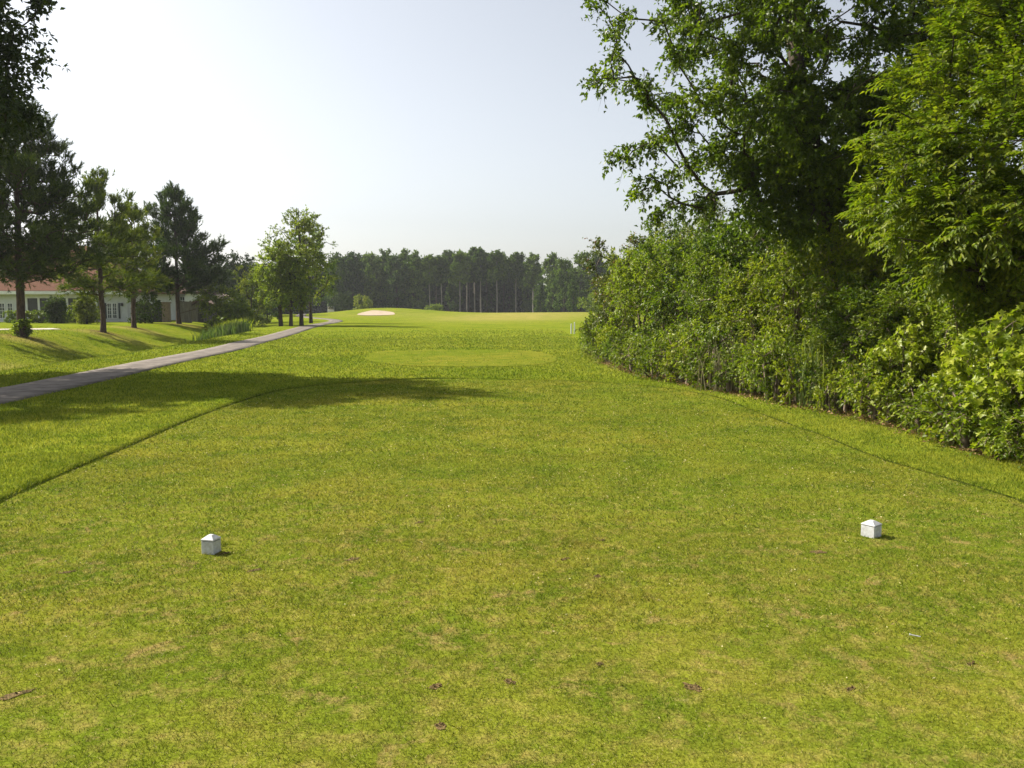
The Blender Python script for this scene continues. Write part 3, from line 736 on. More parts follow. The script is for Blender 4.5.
# ---- bushes left of the cluster
lfb = dict(cs=.5, ntw=8, nlf=9, L=.18, W=.12, droop=.1)
def bush_proto(seed, mat, h_, rr, n=90, leaf=None, bark=None):
    return broadleaf(seed, [(0, 0, 0), (0, 0, h_ * .2), (.05, 0, h_ * .45)], [(n, (0, 0, h_ * .48), (rr, rr, h_ * .52), .35)], mat, bark or M['bark'], leaf=leaf or lfb, r=(.015, .06), step=.4)
def put_bush(name, px, Y, h_, rr, mat, label, seed, n=90, cat='bush', group=None, leaf=None):
    x = (px - CX) / F * Y
    pr = bush_proto(seed, mat, h_, rr, n, leaf); return place(name, pr, (x, Y, hz(x, Y) - .05), rng.uniform(0, 6), label=label, cat=cat, group=group, parts=('stems', 'foliage'))
big = dict(cs=.8, ntw=8, nlf=9, L=.30, W=.2, droop=.1)
put_bush('bush', 222, 70, 4.0, 1.7, M['hedge_y'], 'yellow green bush right of the grey shed', 71, 80)
put_bush('bush', 238, 68, 2.8, 1.6, M['oak'], 'dark low bush behind the reeds', 72, 60)
put_bush('small_tree', 252, 78, 5.6, 2.2, M['pine_light'], 'pale green conical tree between the reeds and the young trees', 73, 110, cat='tree')
put_bush('small_tree', 268, 84, 5.2, 2.0, M['hedge'], 'rounded green tree just left behind the young trees', 74, 90, cat='tree')
put_bush('tree', 238, 118, 9.0, 3.4, M['oak_far'], 'hazy round tree rising behind the bushes left of the young trees', 75, 130, cat='tree', leaf=big)
put_bush('tree', 268, 125, 8.0, 3.4, M['oak_far'], 'hazy tree standing directly behind the left side of the young trees', 76, 120, cat='tree', leaf=big)
put_bush('tree', 206, 112, 7.0, 3.2, M['oak_far'], 'dark tree behind the grey shed', 77, 110, cat='tree', leaf=big)
put_bush('bush', 342, 150, 3.4, 1.9, M['oak_far'], 'dull olive bush left of the small pale round tree', 78, 70)
put_bush('small_tree', 363, 152, 3.4, 1.75, M['hedge_y'], 'small pale green round tree behind the sand bunker', 79, 60, cat='tree', leaf=dict(cs=.45, ntw=7, nlf=8, L=.25, W=.18))
put_bush('bush', 435, 150, 1.7, 1.5, M['hedge'], 'low rounded bush at the foot of the bare trunked pines', 80, 60)
put_bush('bush', 595, 110, 3.6, 2.2, M['hedge'], 'light green bush at the right end of the far tree line', 81, 70)

# ---- hedges and shrubs before the houses
def clipped(name, px0, px1, Y, h_, dpt, mat, label, seed):
    x0, x1 = (px0 - CX) / F * Y, (px1 - CX) / F * Y; rg = np.random.default_rng(seed); n = int(60 * (x1 - x0) * h_)
    tg = np.c_[rg.uniform(0, x1 - x0, n), rg.uniform(-dpt / 2, dpt / 2, n), rg.uniform(.1, h_, n)]
    lf, _ = foliage(name, tg, np.array([(x1 - x0) / 2, 0, h_ / 2]), rg, cs=.14, ntw=6, nlf=6, L=.12, W=.09)
    tag(link(name, lf, mat, loc=(x0, Y, hz(x0, Y))), label, 'hedge')
clipped('hedge', 8, 17, 70, .95, .9, M['hedge'], 'small clipped hedge left of the leftmost pine trunk', 31)
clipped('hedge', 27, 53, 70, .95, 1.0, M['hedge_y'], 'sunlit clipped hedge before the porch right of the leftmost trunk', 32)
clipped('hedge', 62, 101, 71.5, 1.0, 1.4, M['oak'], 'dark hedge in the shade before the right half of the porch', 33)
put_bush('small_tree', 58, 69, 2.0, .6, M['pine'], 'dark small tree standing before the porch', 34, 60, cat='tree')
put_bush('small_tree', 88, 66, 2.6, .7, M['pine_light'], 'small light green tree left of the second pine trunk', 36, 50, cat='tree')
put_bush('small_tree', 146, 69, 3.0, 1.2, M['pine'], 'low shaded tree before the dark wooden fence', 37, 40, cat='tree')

# ---- reeds in the ditch
def reeds(name, cx, cy, n, rx, ry, h_, mat, label, seed, cat='reeds', w=.03):
    rg = np.random.default_rng(seed); x = rg.normal(0, rx, n); y = rg.normal(0, ry, n); hh = h_ * rg.uniform(.6, 1.1, n)
    a = rg.uniform(0, 6.28, n); ln = rg.uniform(.05, .4, n) * hh; b = rg.uniform(0, 6.28, n)
    z = H(x + cx, y + cy) - float(H(cx, cy))
    V = []; wx, wy = np.cos(b) * w / 2, np.sin(b) * w / 2
    def pt(f): return x + np.cos(a) * ln * f * f, y + np.sin(a) * ln * f * f, z + hh * f * (1 - .12 * f * f)
    c = [pt(0), pt(.5), pt(1)]
    V = np.stack([np.c_[c[0][0] - wx, c[0][1] - wy, c[0][2]], np.c_[c[0][0] + wx, c[0][1] + wy, c[0][2]], np.c_[c[1][0] - wx, c[1][1] - wy, c[1][2]], np.c_[c[1][0] + wx, c[1][1] + wy, c[1][2]], np.c_[c[2]]], 1) if False else None
    v = np.stack([np.stack([c[0][0] - wx, c[0][1] - wy, c[0][2]], 1), np.stack([c[0][0] + wx, c[0][1] + wy, c[0][2]], 1),
                  np.stack([c[1][0] - wx, c[1][1] - wy, c[1][2]], 1), np.stack([c[1][0] + wx, c[1][1] + wy, c[1][2]], 1), np.stack(c[2], 1)], 1).reshape(-1, 3)
    bb = np.arange(n)[:, None] * 5
    T = np.concatenate([bb + np.array([[0, 1, 2]]), bb + np.array([[1, 3, 2]]), bb + np.array([[2, 3, 4]])])
    m_ = mesh_np(name, v, T, attrs={'rnd': np.repeat(rg.random(n), 5)})
    return tag(link(name, m_, mat, loc=(cx, cy, hz(cx, cy))), label, cat)
reeds('reeds', -18.6, 55.0, 1500, .5, 1.3, 1.15, M['reed'], 'clump of tall green reeds in the ditch beside the path', 91, w=.05)
reeds('reeds', -19.6, 59.5, 1100, .38, .9, 1.4, M['hedge_y'], 'taller yellowish clump of reeds behind the green one', 92, w=.06)

# ------------------------------------------------------------------ right hand thicket
def shrub(seed, mat, h_, rr, n=150, leafL=.075, cs=.3, ntw=7, nlf=11, extra=None, sprig=4, kind='ovate'):
    rg = np.random.default_rng(seed); st = []
    for k in range(4):
        a = rg.uniform(0, 6.28); st.append([(math.cos(a) * .15, math.sin(a) * .15, 0), (math.cos(a) * .35 * rr, math.sin(a) * .35 * rr, h_ * .3), (math.cos(a) * .45 * rr, math.sin(a) * .45 * rr, h_ * .6)])
    lobes = [(n // 2, (0, 0, h_ * .42), (rr, rr, h_ * .42), .55)]
    for k in range(3):
        a = rg.uniform(0, 6.28); lobes.append((n // 6, (math.cos(a) * rr * .45, math.sin(a) * rr * .45, h_ * rg.uniform(.6, .78)), (rr * .55, rr * .55, h_ * .25), .4))
    ex = []
    for k in range(sprig):
        a = rg.uniform(0, 6.28); e = rg.uniform(.3, 1.1); d = np.array([math.cos(a) * math.cos(e), math.sin(a) * math.cos(e), math.sin(e)])
        for f in (1.0, 1.12, 1.22): ex.append((d[0] * rr * f, d[1] * rr * f, h_ * .5 + d[2] * h_ * .5 * f))
    if extra: ex += extra
    return broadleaf(seed, st[0], lobes, mat, M['bark_twig'], leaf=dict(kind=kind, cs=cs, ntw=ntw, nlf=nlf, L=leafL, W=leafL * .58, droop=.2, twigs=True), r=(.006, .035), sides=5, step=.3, extra=ex, multi=st[1:])
SP = [shrub(101, M['hedge'], 3.0, 1.35, 190), shrub(102, M['hedge_y'], 2.8, 1.25, 180, .07), shrub(103, M['hedge'], 2.6, 1.2, 170, .06, ntw=9), shrub(104, M['hedge'], 3.2, 1.4, 190, .09)]
thick = [  # px, depth, height, radius, proto, label
 (655, 23.0, 3.3, 1.45, 0, 'rounded green shrub second in the thicket from its far end'),
 (648, 28.0, 4.0, 1.7, 1, 'light green shrub behind the reddish one at the far end'),
 (700, 20.6, 3.3, 1.4, 3, 'broad green shrub third along the thicket'),
 (690, 25.0, 4.1, 1.7, 2, 'shrub standing behind the second and third shrubs of the thicket'),
 (735, 18.2, 2.7, 1.25, 2, 'small leaved shrub over the dry brown stems'),
 (745, 21.5, 3.8, 1.6, 0, 'shrub below the lowest limbs of the big tree'),
 (776, 16.6, 2.8, 1.25, 1, 'yellow green shrub left of the dark hollow'),
 (800, 19.0, 3.9, 1.6, 3, 'tall shrub behind the dark hollow'),
 (838, 14.6, 1.6, 1.0, 2, 'low shrub below the dark hollow and the reed stalks'),
 (822, 15.6, 3.3, 1.25, 1, 'tall yellow green shrub hiding the foot of the big tree'),
 (865, 16.0, 3.3, 1.4, 0, 'shrub behind the pale reed stalks'),
 (885, 13.2, 2.2, 1.15, 0, 'leafy shrub right of the pale reed stalks'),
 (925, 15.0, 3.4, 1.6, 1, 'shrub in the shade behind the feather leaved tree'),
 (938, 12.0, 1.8, 1.1, 2, 'small leaved shrub left behind the bright maple saplings'),
 (990, 12.0, 2.8, 1.35, 3, 'shrub in the shade under the feather leaved tree'),
 (1045, 10.3, 2.2, 1.2, 0, 'shrub at the right edge under the feather leaved tree'),
 (1080, 13.0, 3.4, 1.6, 2, 'shrub cut off by the right edge behind the others'),
]
base = [3.0, 2.8, 2.6, 3.2]; br = [1.35, 1.25, 1.2, 1.4]
for px, Y, h_, rr, k, lab in thick:
    x = (px - CX) / F * Y
    x = max(x, float(hedge_x(Y - 0.3)) + rr * .78)
    place('shrub', SP[k], (x, Y, hz(x, Y) - .05), rng.uniform(0, 6.28), (rr / br[k], rr / br[k], h_ / base[k]), lab, 'shrub', 'shrubs of the thicket', ('stems', 'foliage'))
pr = shrub(110, M['hedge_r'], 3.6, 1.25, 190, .08, extra=[(-1.1, -.4, .5), (-1.2, -.45, .75), (-1.35, -.5, .95)])
place('shrub', pr, (3.55, 25.6, 0), 0, (1, 1, 1), 'reddish tinged shrub at the far end of the thicket, its cane arching over grass', 'shrub', 'shrubs of the thicket', ('stems', 'foliage'))
# low edging plants along the foot
LP = [shrub(121, M['hedge'], .8, .5, 46, .055, .2, 6, 8, sprig=1), shrub(122, M['hedge_y'], .7, .45, 40, .06, .2, 6, 8, sprig=1)]
foot = resample(HEDGE, .62)
for i, p in enumerate(foot):
    if p[1] < 6.5: break
    s = rng.uniform(.75, 1.35)
    place('low_plant', LP[i % 2], (p[0] + .28 + rng.uniform(-.1, .15), p[1] + rng.uniform(-.1, .1), -.02), rng.uniform(0, 6.28), (s, s, s * rng.uniform(.8, 1.3)),
          'low leafy plant at the foot of the thicket along the lawn', 'plant', 'low plants along the foot of the thicket', ('stems', 'foliage'))
# bright maple saplings
MP = broadleaf(131, [(0, 0, 0), (.02, 0, .4), (0, .03, .9), (.03, 0, 1.3)], [(50, (0, 0, .75), (.5, .5, .65), .3)], M['maple'], M['bark_twig'],
     leaf=dict(kind='palmate', cs=.22, ntw=5, nlf=6, L=.085, W=.085, droop=.15, twigs=True, ldroop=.4), r=(.004, .016), sides=5, step=.2)
for px, Y, s, lab in [(948, 9.6, 1.0, 'bright yellow green maple sapling, left of the three at the thicket foot'), (985, 9.1, 1.1, 'tallest bright maple sapling in the middle of the three'),
                      (1026, 8.7, .95, 'bright maple sapling cut by the right edge of the photo')]:
    x = max((px - CX) / F * Y, float(hedge_x(Y)) + .3)
    place('maple_sapling', MP, (x, Y, -.02), rng.uniform(0, 6), (s, s, s), lab, 'sapling', 'maple saplings', ('stems', 'foliage'))
for px, Y, s, lab in [(905, 11.4, .8, 'small pale maple sapling in the middle of the thicket foot'), (775, 15.2, .75, 'lone pale sapling beside the yellow green shrub')]:
    x = max((px - CX) / F * Y, float(hedge_x(Y)) + .2)
    place('maple_sapling', MP, (x, Y, -.02), rng.uniform(0, 6), (s, s, s * 1.2), lab, 'sapling', 'maple saplings', ('stems', 'foliage'))
# reed stalks and dry stems in the thicket
def at(px, Y): return (px - CX) / F * Y
reeds('reed_stalks', at(818, 13.5), 13.5, 70, .22, .2, 1.35, M['reed'], 'pale green reed stalks in front of the dark hollow', 141, cat='stalks', w=.022)
reeds('reed_stalks', at(905, 12.2), 12.2, 45, .15, .2, 1.1, M['reed'], 'reed stalks between the leafy shrub and the saplings', 142, cat='stalks', w=.02)
reeds('dry_stalks', at(737, 15.7), 15.7, 120, .28, .15, 1.15, M['dry_reed'], 'dry brown stems standing at the foot of the small leaved shrub', 143, cat='stalks', w=.016)
# leaf litter along the foot
rg = np.random.default_rng(17); n = 9000
fy = rg.uniform(6.5, 24, n) ** 1.0; fx = hedge_x(fy) + rg.normal(.0, .16, n) + .08 + rg.random(n) ** 3 * .8
kz = noise2(fx, fy, .7, 9) + rg.uniform(-.3, .3, n) > .42; fx, fy = fx[kz], fy[kz]; n = len(fx)
V, T, A = leaf_geo(np.c_[fx, fy, H(fx, fy) + rg.uniform(.008, .03, n)], unit(np.c_[rg.normal(0, 1, (n, 2)), rg.normal(0, .2, n)]), np.c_[rg.normal(0, .4, (n, 2)), np.ones(n)], rg.uniform(.03, .07, n), rg.uniform(.02, .04, n))
tag(link('leaf_litter', mesh_np('leaf_litter', V, T, attrs={'rnd': A}), M['litter']), 'brown dead leaves strewn along the foot of the thicket', 'leaf litter', kind='stuff')

n = 5200; fx = rng.uniform(-5, 4.6, n); fy = np.clip(rng.normal(8.5, 3.0, n), 2.5, 16); k_ = pip(TEE, fx, fy); fx, fy = fx[k_], fy[k_]; n = len(fx)
V, T, A = leaf_geo(np.c_[fx, fy, rng.uniform(.012, .02, n)], unit(np.c_[rng.normal(0, 1, (n, 2)), rng.normal(0, .15, n)]), np.c_[rng.normal(0, .4, (n, 2)), np.ones(n)], rng.uniform(.007, .020, n) * (.6 + .1 * fy), rng.uniform(.003, .008, n) * (.6 + .1 * fy))
tag(link('dry_clippings', mesh_np('dry_clippings', V, T, attrs={'rnd': A}), M['clip']), 'pale dry clippings scattered over the tee', 'clippings', kind='stuff')
# big tree over the thicket
bx, by = 6.3, 16.2
rg = np.random.default_rng(77)
ex = []
for (px, py, Y) in [(592, 2, 14.5), (605, 30, 14.5), (620, 12, 15), (588, 78, 14.5), (603, 76, 14.6), (620, 78, 14.8), (640, 84, 15), (608, 57, 15.2), (640, 100, 15), (606, 155, 14.4), (622, 148, 14.5), (640, 140, 14.6),
                    (660, 130, 15), (628, 188, 14.3), (642, 178, 14.4), (660, 170, 14.6), (680, 166, 15), (652, 214, 14.4), (668, 206, 14.6), (686, 196, 14.8), (700, 190, 15), (700, 208, 15), (664, 60, 15), (690, 30, 15), (650, 20, 15)]:
    for _ in range(2):
        p = P(px + 14 + rg.normal(0, 4), py + rg.normal(0, 4), Y + rg.normal(0, .25)); ex.append((p[0] - bx, p[1] - by, p[2]))
pr = broadleaf(151, [(0, 0, 0), (-.1, 0, 1.4), (-.3, 0, 2.6), (-.55, -.1, 4.0), (-.9, 0, 5.4), (-1.2, .1, 7.2), (-1.4, 0, 9.0)],
   [(230, (-.7, 0, 6.6), (3.3, 3.2, 3.0), .5), (190, (.6, .2, 7.6), (3.6, 3.2, 3.8), .4), (60, (-1.0, 0, 10.2), (2.6, 2.6, 2.2), .3), (60, (-.9, -.6, 4.6), (1.8, 1.6, 1.15), .3), (34, (-1.3, -1.0, 3.7), (1.3, 1.0, .8), .3), (40, (1.8, .5, 4.6), (2.0, 1.8, 1.8), .3), (60, (-2.0, 0, 8.3), (2.2, 2.0, 1.7), .3)],
   M['oak'], M['bark'], leaf=dict(cs=.42, ntw=17, nlf=15, L=.09, W=.052, droop=.25, twigs=True, outw=.8), r=(.010, .17), sides=7, step=.4, extra=ex, exs=.75, exk=.36,
   multi=[[(.1, .05, 0), (.5, .1, 1.6), (1.0, .2, 3.4), (1.6, .3, 5.4), (2.0, .2, 7.6)]])
place('big_tree', pr, (bx, by, -.05), 0, label='big dark leafy tree leaning over the thicket with sprays against the sky')
# feather-leaved tree close on the right
wx, wy = 6.4, 10.6
pr = broadleaf(161, [(0, 0, 0), (.05, 0, 1.2), (-.05, 0, 2.4), (0, .05, 3.6), (.1, 0, 5.0), (.05, 0, 6.2)],
   [(240, (0, 0, 3.5), (2.05, 1.9, 1.9), .55), (160, (.35, 0, 5.2), (1.75, 1.6, 1.7), .45), (60, (.9, -.3, 2.4), (1.5, 1.3, 1.0), .4), (40, (-.9, -.4, 2.6), (1.0, 1.0, .7), .3)],
   M['walnut'], M['bark'], leaf=dict(kind='pinnate', cs=.34, ntw=19, nlf=11, L=.085, W=.038, droop=.12, twigs=True, up=.35, outw=.9, ldroop=.3), r=(.008, .12), sides=6, step=.35)
place('feather_leaved_tree', pr, (wx, wy, -.05), 0, label='near yellow green tree with feathery leaves at the right edge of the photo')
# two little tree tops behind the thicket
put_bush('small_tree', 656, 36, 5.2, 1.5, M['hedge'], 'small tree top rising behind the far end of the thicket', 171, 70, cat='tree', leaf=dict(cs=.4, ntw=8, nlf=10, L=.12, W=.06))
x = at(706, 31); pr = pine(172, 5.1, 1.6, 1.6, M['pine_light'], M['bark_pine'], lv=9, per=5, needle=dict(cs=.4, ntw=9, W=.02, L=.2))
place('young_pine', pr, (x, 31, 0), 1, label='young pine rising behind the thicket under the big tree sprays')
put_bush('small_tree', 720, 30, 4.6, 2.2, M['oak'], 'dark tree hidden behind the thicket below the big tree', 173, 110, cat='tree')
put_bush('small_tree', 900, 22, 5.0, 2.6, M['oak'], 'dark tree behind the thicket between the big tree and the feathery one', 174, 150, cat='tree', leaf=dict(cs=.5, ntw=8, nlf=10, L=.14, W=.08))
put_bush('small_tree', 1000, 19, 5.0, 2.6, M['oak'], 'dark tree behind the feather leaved tree', 175, 150, cat='tree', leaf=dict(cs=.5, ntw=8, nlf=10, L=.14, W=.08))
put_bush('small_tree', 800, 24, 4.6, 2.4, M['oak'], 'dark tree behind the trunk of the big tree', 176, 130, cat='tree', leaf=dict(cs=.5, ntw=8, nlf=10, L=.14, W=.08))

# ------------------------------------------------------------------ far tree line
far = dict(cs=.95, ntw=7, nlf=8, L=.55, W=.38, droop=.05, outw=.5)
def far_pine(sd, h_=16., bare=.5, rr=2.6, mat=None):
    rg = np.random.default_rng(sd)
    return broadleaf(sd, [(0, 0, 0), (.1, 0, h_ * .3), (0, .1, h_ * .6), (.1, 0, h_ * .9)],
        [(36, (0, 0, h_ * (bare + .14)), (rr, rr, h_ * .10), .2), (40, (rg.uniform(-.5, .5), 0, h_ * (bare + .30)), (rr * .85, rr * .85, h_ * .13), .2), (18, (0, 0, h_ * .90), (rr * .5, rr * .5, h_ * .08), .1)],
        mat or M['front_far'], M['bark_pale'], leaf=far, r=(.03, .17), step=1.2, sides=5)
def far_oak(sd, h_=15., rr=4.0, mat=None):
    rg = np.random.default_rng(sd)
    return broadleaf(sd, [(0, 0, 0), (.1, 0, h_ * .3), (0, .1, h_ * .6)],
        [(60, (0, 0, h_ * .38), (rr, rr, h_ * .32), .4), (45, (rg.uniform(-1, 1), 0, h_ * .68), (rr * .8, rr * .8, h_ * .24), .3), (16, (rg.uniform(-1, 1), 0, h_ * .87), (rr * .45, rr * .45, h_ * .11), .1)],
        mat or M['front_far'], M['bark'], leaf=far, r=(.04, .26), step=1.2, sides=5)
FP = [far_pine(201), far_pine(202, bare=.56), far_pine(203, bare=.48, rr=3.0)]
FPd = [(p_[0].copy(), p_[1]) for p_ in FP]
for a_, _b in FPd: a_.materials.clear(); a_.materials.append(M['bark'])
FO = [far_oak(211, rr=3.0), far_oak(212, rr=3.4), far_oak(213, rr=2.6)]
bare = [(430, 254.5, 178), (442, 256, 179), (460, 251, 181), (467, 253, 184), (475, 248, 186), (481, 249.5, 182), (497, 250, 180), (516, 253, 182), (533, 254, 184)]
ordn = ['leftmost', 'second', 'third', 'fourth', 'fifth', 'sixth', 'seventh', 'eighth', 'rightmost']
for i, (px, py, Y) in enumerate(bare):
    x = at(px, Y); top = P(px, py, Y)[2]; z = hz(x, Y); s = (top - z) / 16.
    lab = ('%s tall pine with a pale bare trunk in the far tree line' % ordn[i]) if i in (0, 8) else ('%s from the left of the pale trunked pines in the far tree line' % ordn[i])
    place('tall_pine', FP[i % 3], (x, Y, z), rng.uniform(0, 6), (s * .95, s * .95, s), lab, group='pale trunked pines in the far tree line')
rest = [(336, 256), (345, 253), (354, 252), (362, 251), (371, 254), (380, 252), (388, 250), (397, 251), (405, 252), (414, 250), (421, 252)]
for i, (px, py) in enumerate(rest):
    py += (-3, 2, 0, 3, -2, 4, -1, 3, -3, 1, 4)[i]
    Y = 176 + (i * 7) % 12; x = at(px, Y); z = hz(x, Y); s = (P(px, py, Y)[2] - z) / 15.
    place('tall_tree', FO[i % 3], (x, Y, z), rng.uniform(0, 6), (s * .9, s * .9, s), 'dark dense tree in the left half of the far tree line behind the bunker', group='dense trees of the far tree line behind the bunker')
for i, (px, py, kind) in enumerate([(437, 257, 0), (449, 254, 0), (455, 258, 1), (470, 254, 0), (487, 252, 0), (492, 256, 1), (504, 256, 0), (509, 262, 1), (523, 258, 0), (528, 266, 1)]):
    py += (3, -3, 5, 0, 4, -3, 2, -2, 5, 0)[i]; Y = 190 + (i * 5) % 9; x = at(px, Y); z = hz(x, Y); s = (P(px, py, Y)[2] - z) / (15. if kind else 16.)
    place('tall_tree', (FO if kind else FPd)[i % 3], (x, Y, z), rng.uniform(0, 6), (s * .85, s * .85, s), 'dark tree filling the row behind the pale trunked pines', group='trees behind the pale trunked pines')
for px, py, Y, k, lab in [(540, 281, 165, 0, 'low rounded tree below the gap in the far tree line'), (553, 253, 170, 2, 'tree with a narrow top right of the gap in the far tree line'), (564, 258, 160, 1, 'broad hardwood right of the gap in the far tree line'),
                          (580, 251, 172, 1, 'tallest hardwood near the right end of the far tree line'), (597, 251, 175, 0, 'hardwood just left of the thicket in the far tree line'), (573, 280, 150, 0, 'shorter pale green hardwood before the tallest hardwood'),
                          (612, 254, 170, 2, 'hardwood partly hidden by the thicket in the far tree line')]:
    x = at(px, Y); z = hz(x, Y); s = (P(px, py, Y)[2] - z) / 15.
    place('hardwood_tree', FO[k], (x, Y, z), rng.uniform(0, 6), (s * .95, s * .95, s), lab, group='hardwoods of the far tree line')
# unreadable mass of wood behind
rg = np.random.default_rng(301)
def mass(n, xa, xb, ya, yb, hf, size):
    x = rg.uniform(xa, xb, n); y = rg.uniform(ya, yb, n); top = hf(x, y); z = H(x, y) + top * rg.random(n) ** 1.05
    return np.c_[x, y, z]
def topf(x, y):
    return 8.6 + 3.2 * noise2(x + 500, y, 5.5, 21) + 1.2 * noise2(x + 500, y, 2.2, 22)
gap = lambda p: p[~((np.abs(p[:, 0] / p[:, 1] - (544 - CX) / F) < .010) & (p[:, 2] > 5.5))]
pts = np.concatenate([gap(mass(44000, -75, 55, 198, 216, topf, 1)),
                      mass(20000, -260, -40, 150, 175, lambda x, y: topf(x, y) * .62, 1), mass(14000, 55, 300, 150, 200, topf, 1),
                      mass(9000, -130, -52, 100, 115, lambda x, y: topf(x, y) * .5, 1)])
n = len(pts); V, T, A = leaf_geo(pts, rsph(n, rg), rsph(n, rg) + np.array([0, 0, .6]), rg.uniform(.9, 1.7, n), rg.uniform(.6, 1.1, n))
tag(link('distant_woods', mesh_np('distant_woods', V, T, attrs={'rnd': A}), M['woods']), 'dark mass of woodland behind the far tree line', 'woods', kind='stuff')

# ------------------------------------------------------------------ houses
HY = 75.0; hx = lambda px: at(px, HY)
gz = hz(hx(60), HY)
def wz(py, Y=HY): return P(512, py, Y)[2]
def gable_window(par, x0, x1, z0, z1, y, rows=4, cols=1, name='window'):
    fr = MB(); t = .07
    fr.box(x0 - t, x0, y - .05, y + .03, z0 - t, z1 + t).box(x1, x1 + t, y - .05, y + .03, z0 - t, z1 + t).box(x0, x1, y - .05, y + .03, z1, z1 + t).box(x0, x1, y - .05, y + .03, z0 - t, z0)
    o = fr.build(name, M['trim'], par)
    g = MB().box(x0, x1, y - .012, y + .02, z0, z1).build('pane', M['glass'], o)
    if rows > 1:
        b = .018; zs = [z0]; xs = [x0, (x0 + x1) / 2 - b, (x0 + x1) / 2 + b, x1]
        for i in range(1, rows): z = z0 + (z1 - z0) * i / rows; zs += [z - b, z + b]
        zs.append(z1); V = [(x, y - .016, z) for z in zs for x in xs]; Fc = []
        for r_ in range(len(zs) - 1):
            for c_ in range(3):
                if c_ == 1 or r_ % 2 == 1: a = r_ * 4 + c_; Fc.append((a, a + 1, a + 5, a + 4))
        gr_ = MB().add(V, Fc).build('grille', M['trim'], o); md = gr_.modifiers.new('s', 'SOLIDIFY'); md.thickness = .02; md.offset = 1
    return o
h = empty('house', (0, 0, 0), label='long low white house with a big red brown roof and a porch behind the pines', cat='house')
eave = wz(293); X0, X1 = hx(-170), hx(129)
w = MB().box(X0, hx(27), HY, HY + 12, gz - .2, eave).box(hx(27) + .002, hx(104) - .002, HY + 3.2, HY + 12, gz - .2, eave).box(hx(104), X1, HY, HY + 12, gz - .2, eave)
for k in range(12):   # clapboard shadow lines
    z = gz + .2 + k * .2
    w.box(X0 + .1, hx(27) - .1, HY - .012, HY - .001, z, z + .02); w.box(hx(104) + .05, X1 - .05, HY - .012, HY - .001, z, z + .02)
w.build('wall', M['siding'], h)
# hipped roof
def hip(x0, x1, y0, y1, z0, rz, r0, r1, ry, th=.18):
    v = [(x0, y0, z0), (x1, y0, z0), (x1, y1, z0), (x0, y1, z0), (r0, ry, rz), (r1, ry, rz)]
    v += [(a, b, c - th) for a, b, c in v[:4]]
    f = [(0, 1, 5, 4), (1, 2, 5), (2, 3, 4, 5), (3, 0, 4), (6, 7, 1, 0), (7, 8, 2, 1), (8, 9, 3, 2), (9, 6, 0, 3), (9, 8, 7, 6)]
    return v, f
v, f = hip(X0 - .6, X1 + .9, HY - .7, HY + 12.7, eave + .20, wz(246, HY + 6), hx(-120), hx(58), HY + 6)
rf = MB().add(v, f).build('roof', M['roof_red'], h)
MB().box(hx(-60), hx(-53), HY + 5, HY + 6.2, eave + 2, wz(238, HY + 5)).build('chimney', M['tanbrick'], rf)
MB().box(X0 - .6, X1 + .9, HY - .78, HY - .705, eave - .12, eave + .16).build('gutter', M['trim'], h)
MB().box(hx(27) + .01, hx(104) - .01, HY - .02, HY + .2, eave - .45, eave - .003).build('porch_beam', M['trim'], h)
for px in (28.5, 40.7, 55, 69, 84, 98): MB().box(hx(px) - .09, hx(px) + .09, HY + .0, HY + .18, gz - .1, eave - .453).build('porch_post', M['trim'], h)
MB().box(hx(27), hx(104), HY - .2, HY + 3.2, gz - .2, gz + .1).build('porch_floor', M['concrete'], h)
for pa, pb in ((28.5, 40.7), (40.7, 55), (55, 69), (69, 84), (84, 98)): MB().box(hx(pa) + .095, hx(pb) - .095, HY + .07, HY + .09, gz + .102, eave - .455).build('porch_shade_panel', M['darkmetal'], h)  # opaque dark panels added in place of the shade inside the porch
zt, zb = wz(303.6), wz(318)
for a, b in [(-40, -35.5), (-31.5, -27), (-14, -9.5), (2, 6.5), (10, 14.5), (109.4, 112.8), (114.6, 118.0)]: gable_window(h, hx(a), hx(b), zb, zt, HY)
for a in (46, 60, 76, 90): gable_window(h, at(a, HY + 3.2), at(a + 6, HY + 3.2), zb, zt, HY + 3.2, 3, 2)
for a in (120.2, 106.6): MB().box(hx(a), hx(a + 1.6), HY - .06, HY - .015, zb - .05, zt + .05).build('shutter', M['shutter'], h)
MB().box(hx(124) - .08, hx(124) + .08, HY - .2, HY - .015, wz(306), wz(303)).build('wall_lamp', M['darkmetal'], h)

h2 = empty('house', (0, 0, 0), label='smaller grey white house behind the dark fence and the tan pillar', cat='house')
Y2 = 86.; a0, a1 = at(131, Y2), at(187, Y2); e2 = wz(293.5, Y2)
MB().box(a0, a1, Y2, Y2 + 9, 0, e2).build('wall', M['siding'], h2)
v, f = hip(a0 - .5, a1 + .5, Y2 - .5, Y2 + 9.5, e2 + .2, e2 + 2.6, a0 + 3, a1 - 3, Y2 + 4.5); MB().add(v, f).build('roof', M['roof_dark'], h2)
for px in (147, 160, 166, 182): gable_window(h2, at(px, Y2), at(px + 4, Y2), wz(304, Y2), wz(297, Y2), Y2, 2, 2)
h3 = empty('shed', (0, 0, 0), label='grey board shed with a dark brown gable front left of the bushes', cat='shed')
Y3 = 77.; s0, s1 = at(190.5, Y3), at(217, Y3); ez = wz(307, Y3); mid = at(201, Y3)
sb = MB().prism([(s0, 0), (s1, 0), (s1, ez), (mid, wz(301.5, Y3)), (s0, ez)], Y3, Y3 + 4)
for k in range(14): x = s0 + (s1 - s0) * (k + .5) / 14; sb.box(x - .012, x + .012, Y3 - .012, Y3 - .001, .1, ez - .05)
sb.build('wall', M['greywood'], h3)
zt3 = wz(300, Y3)
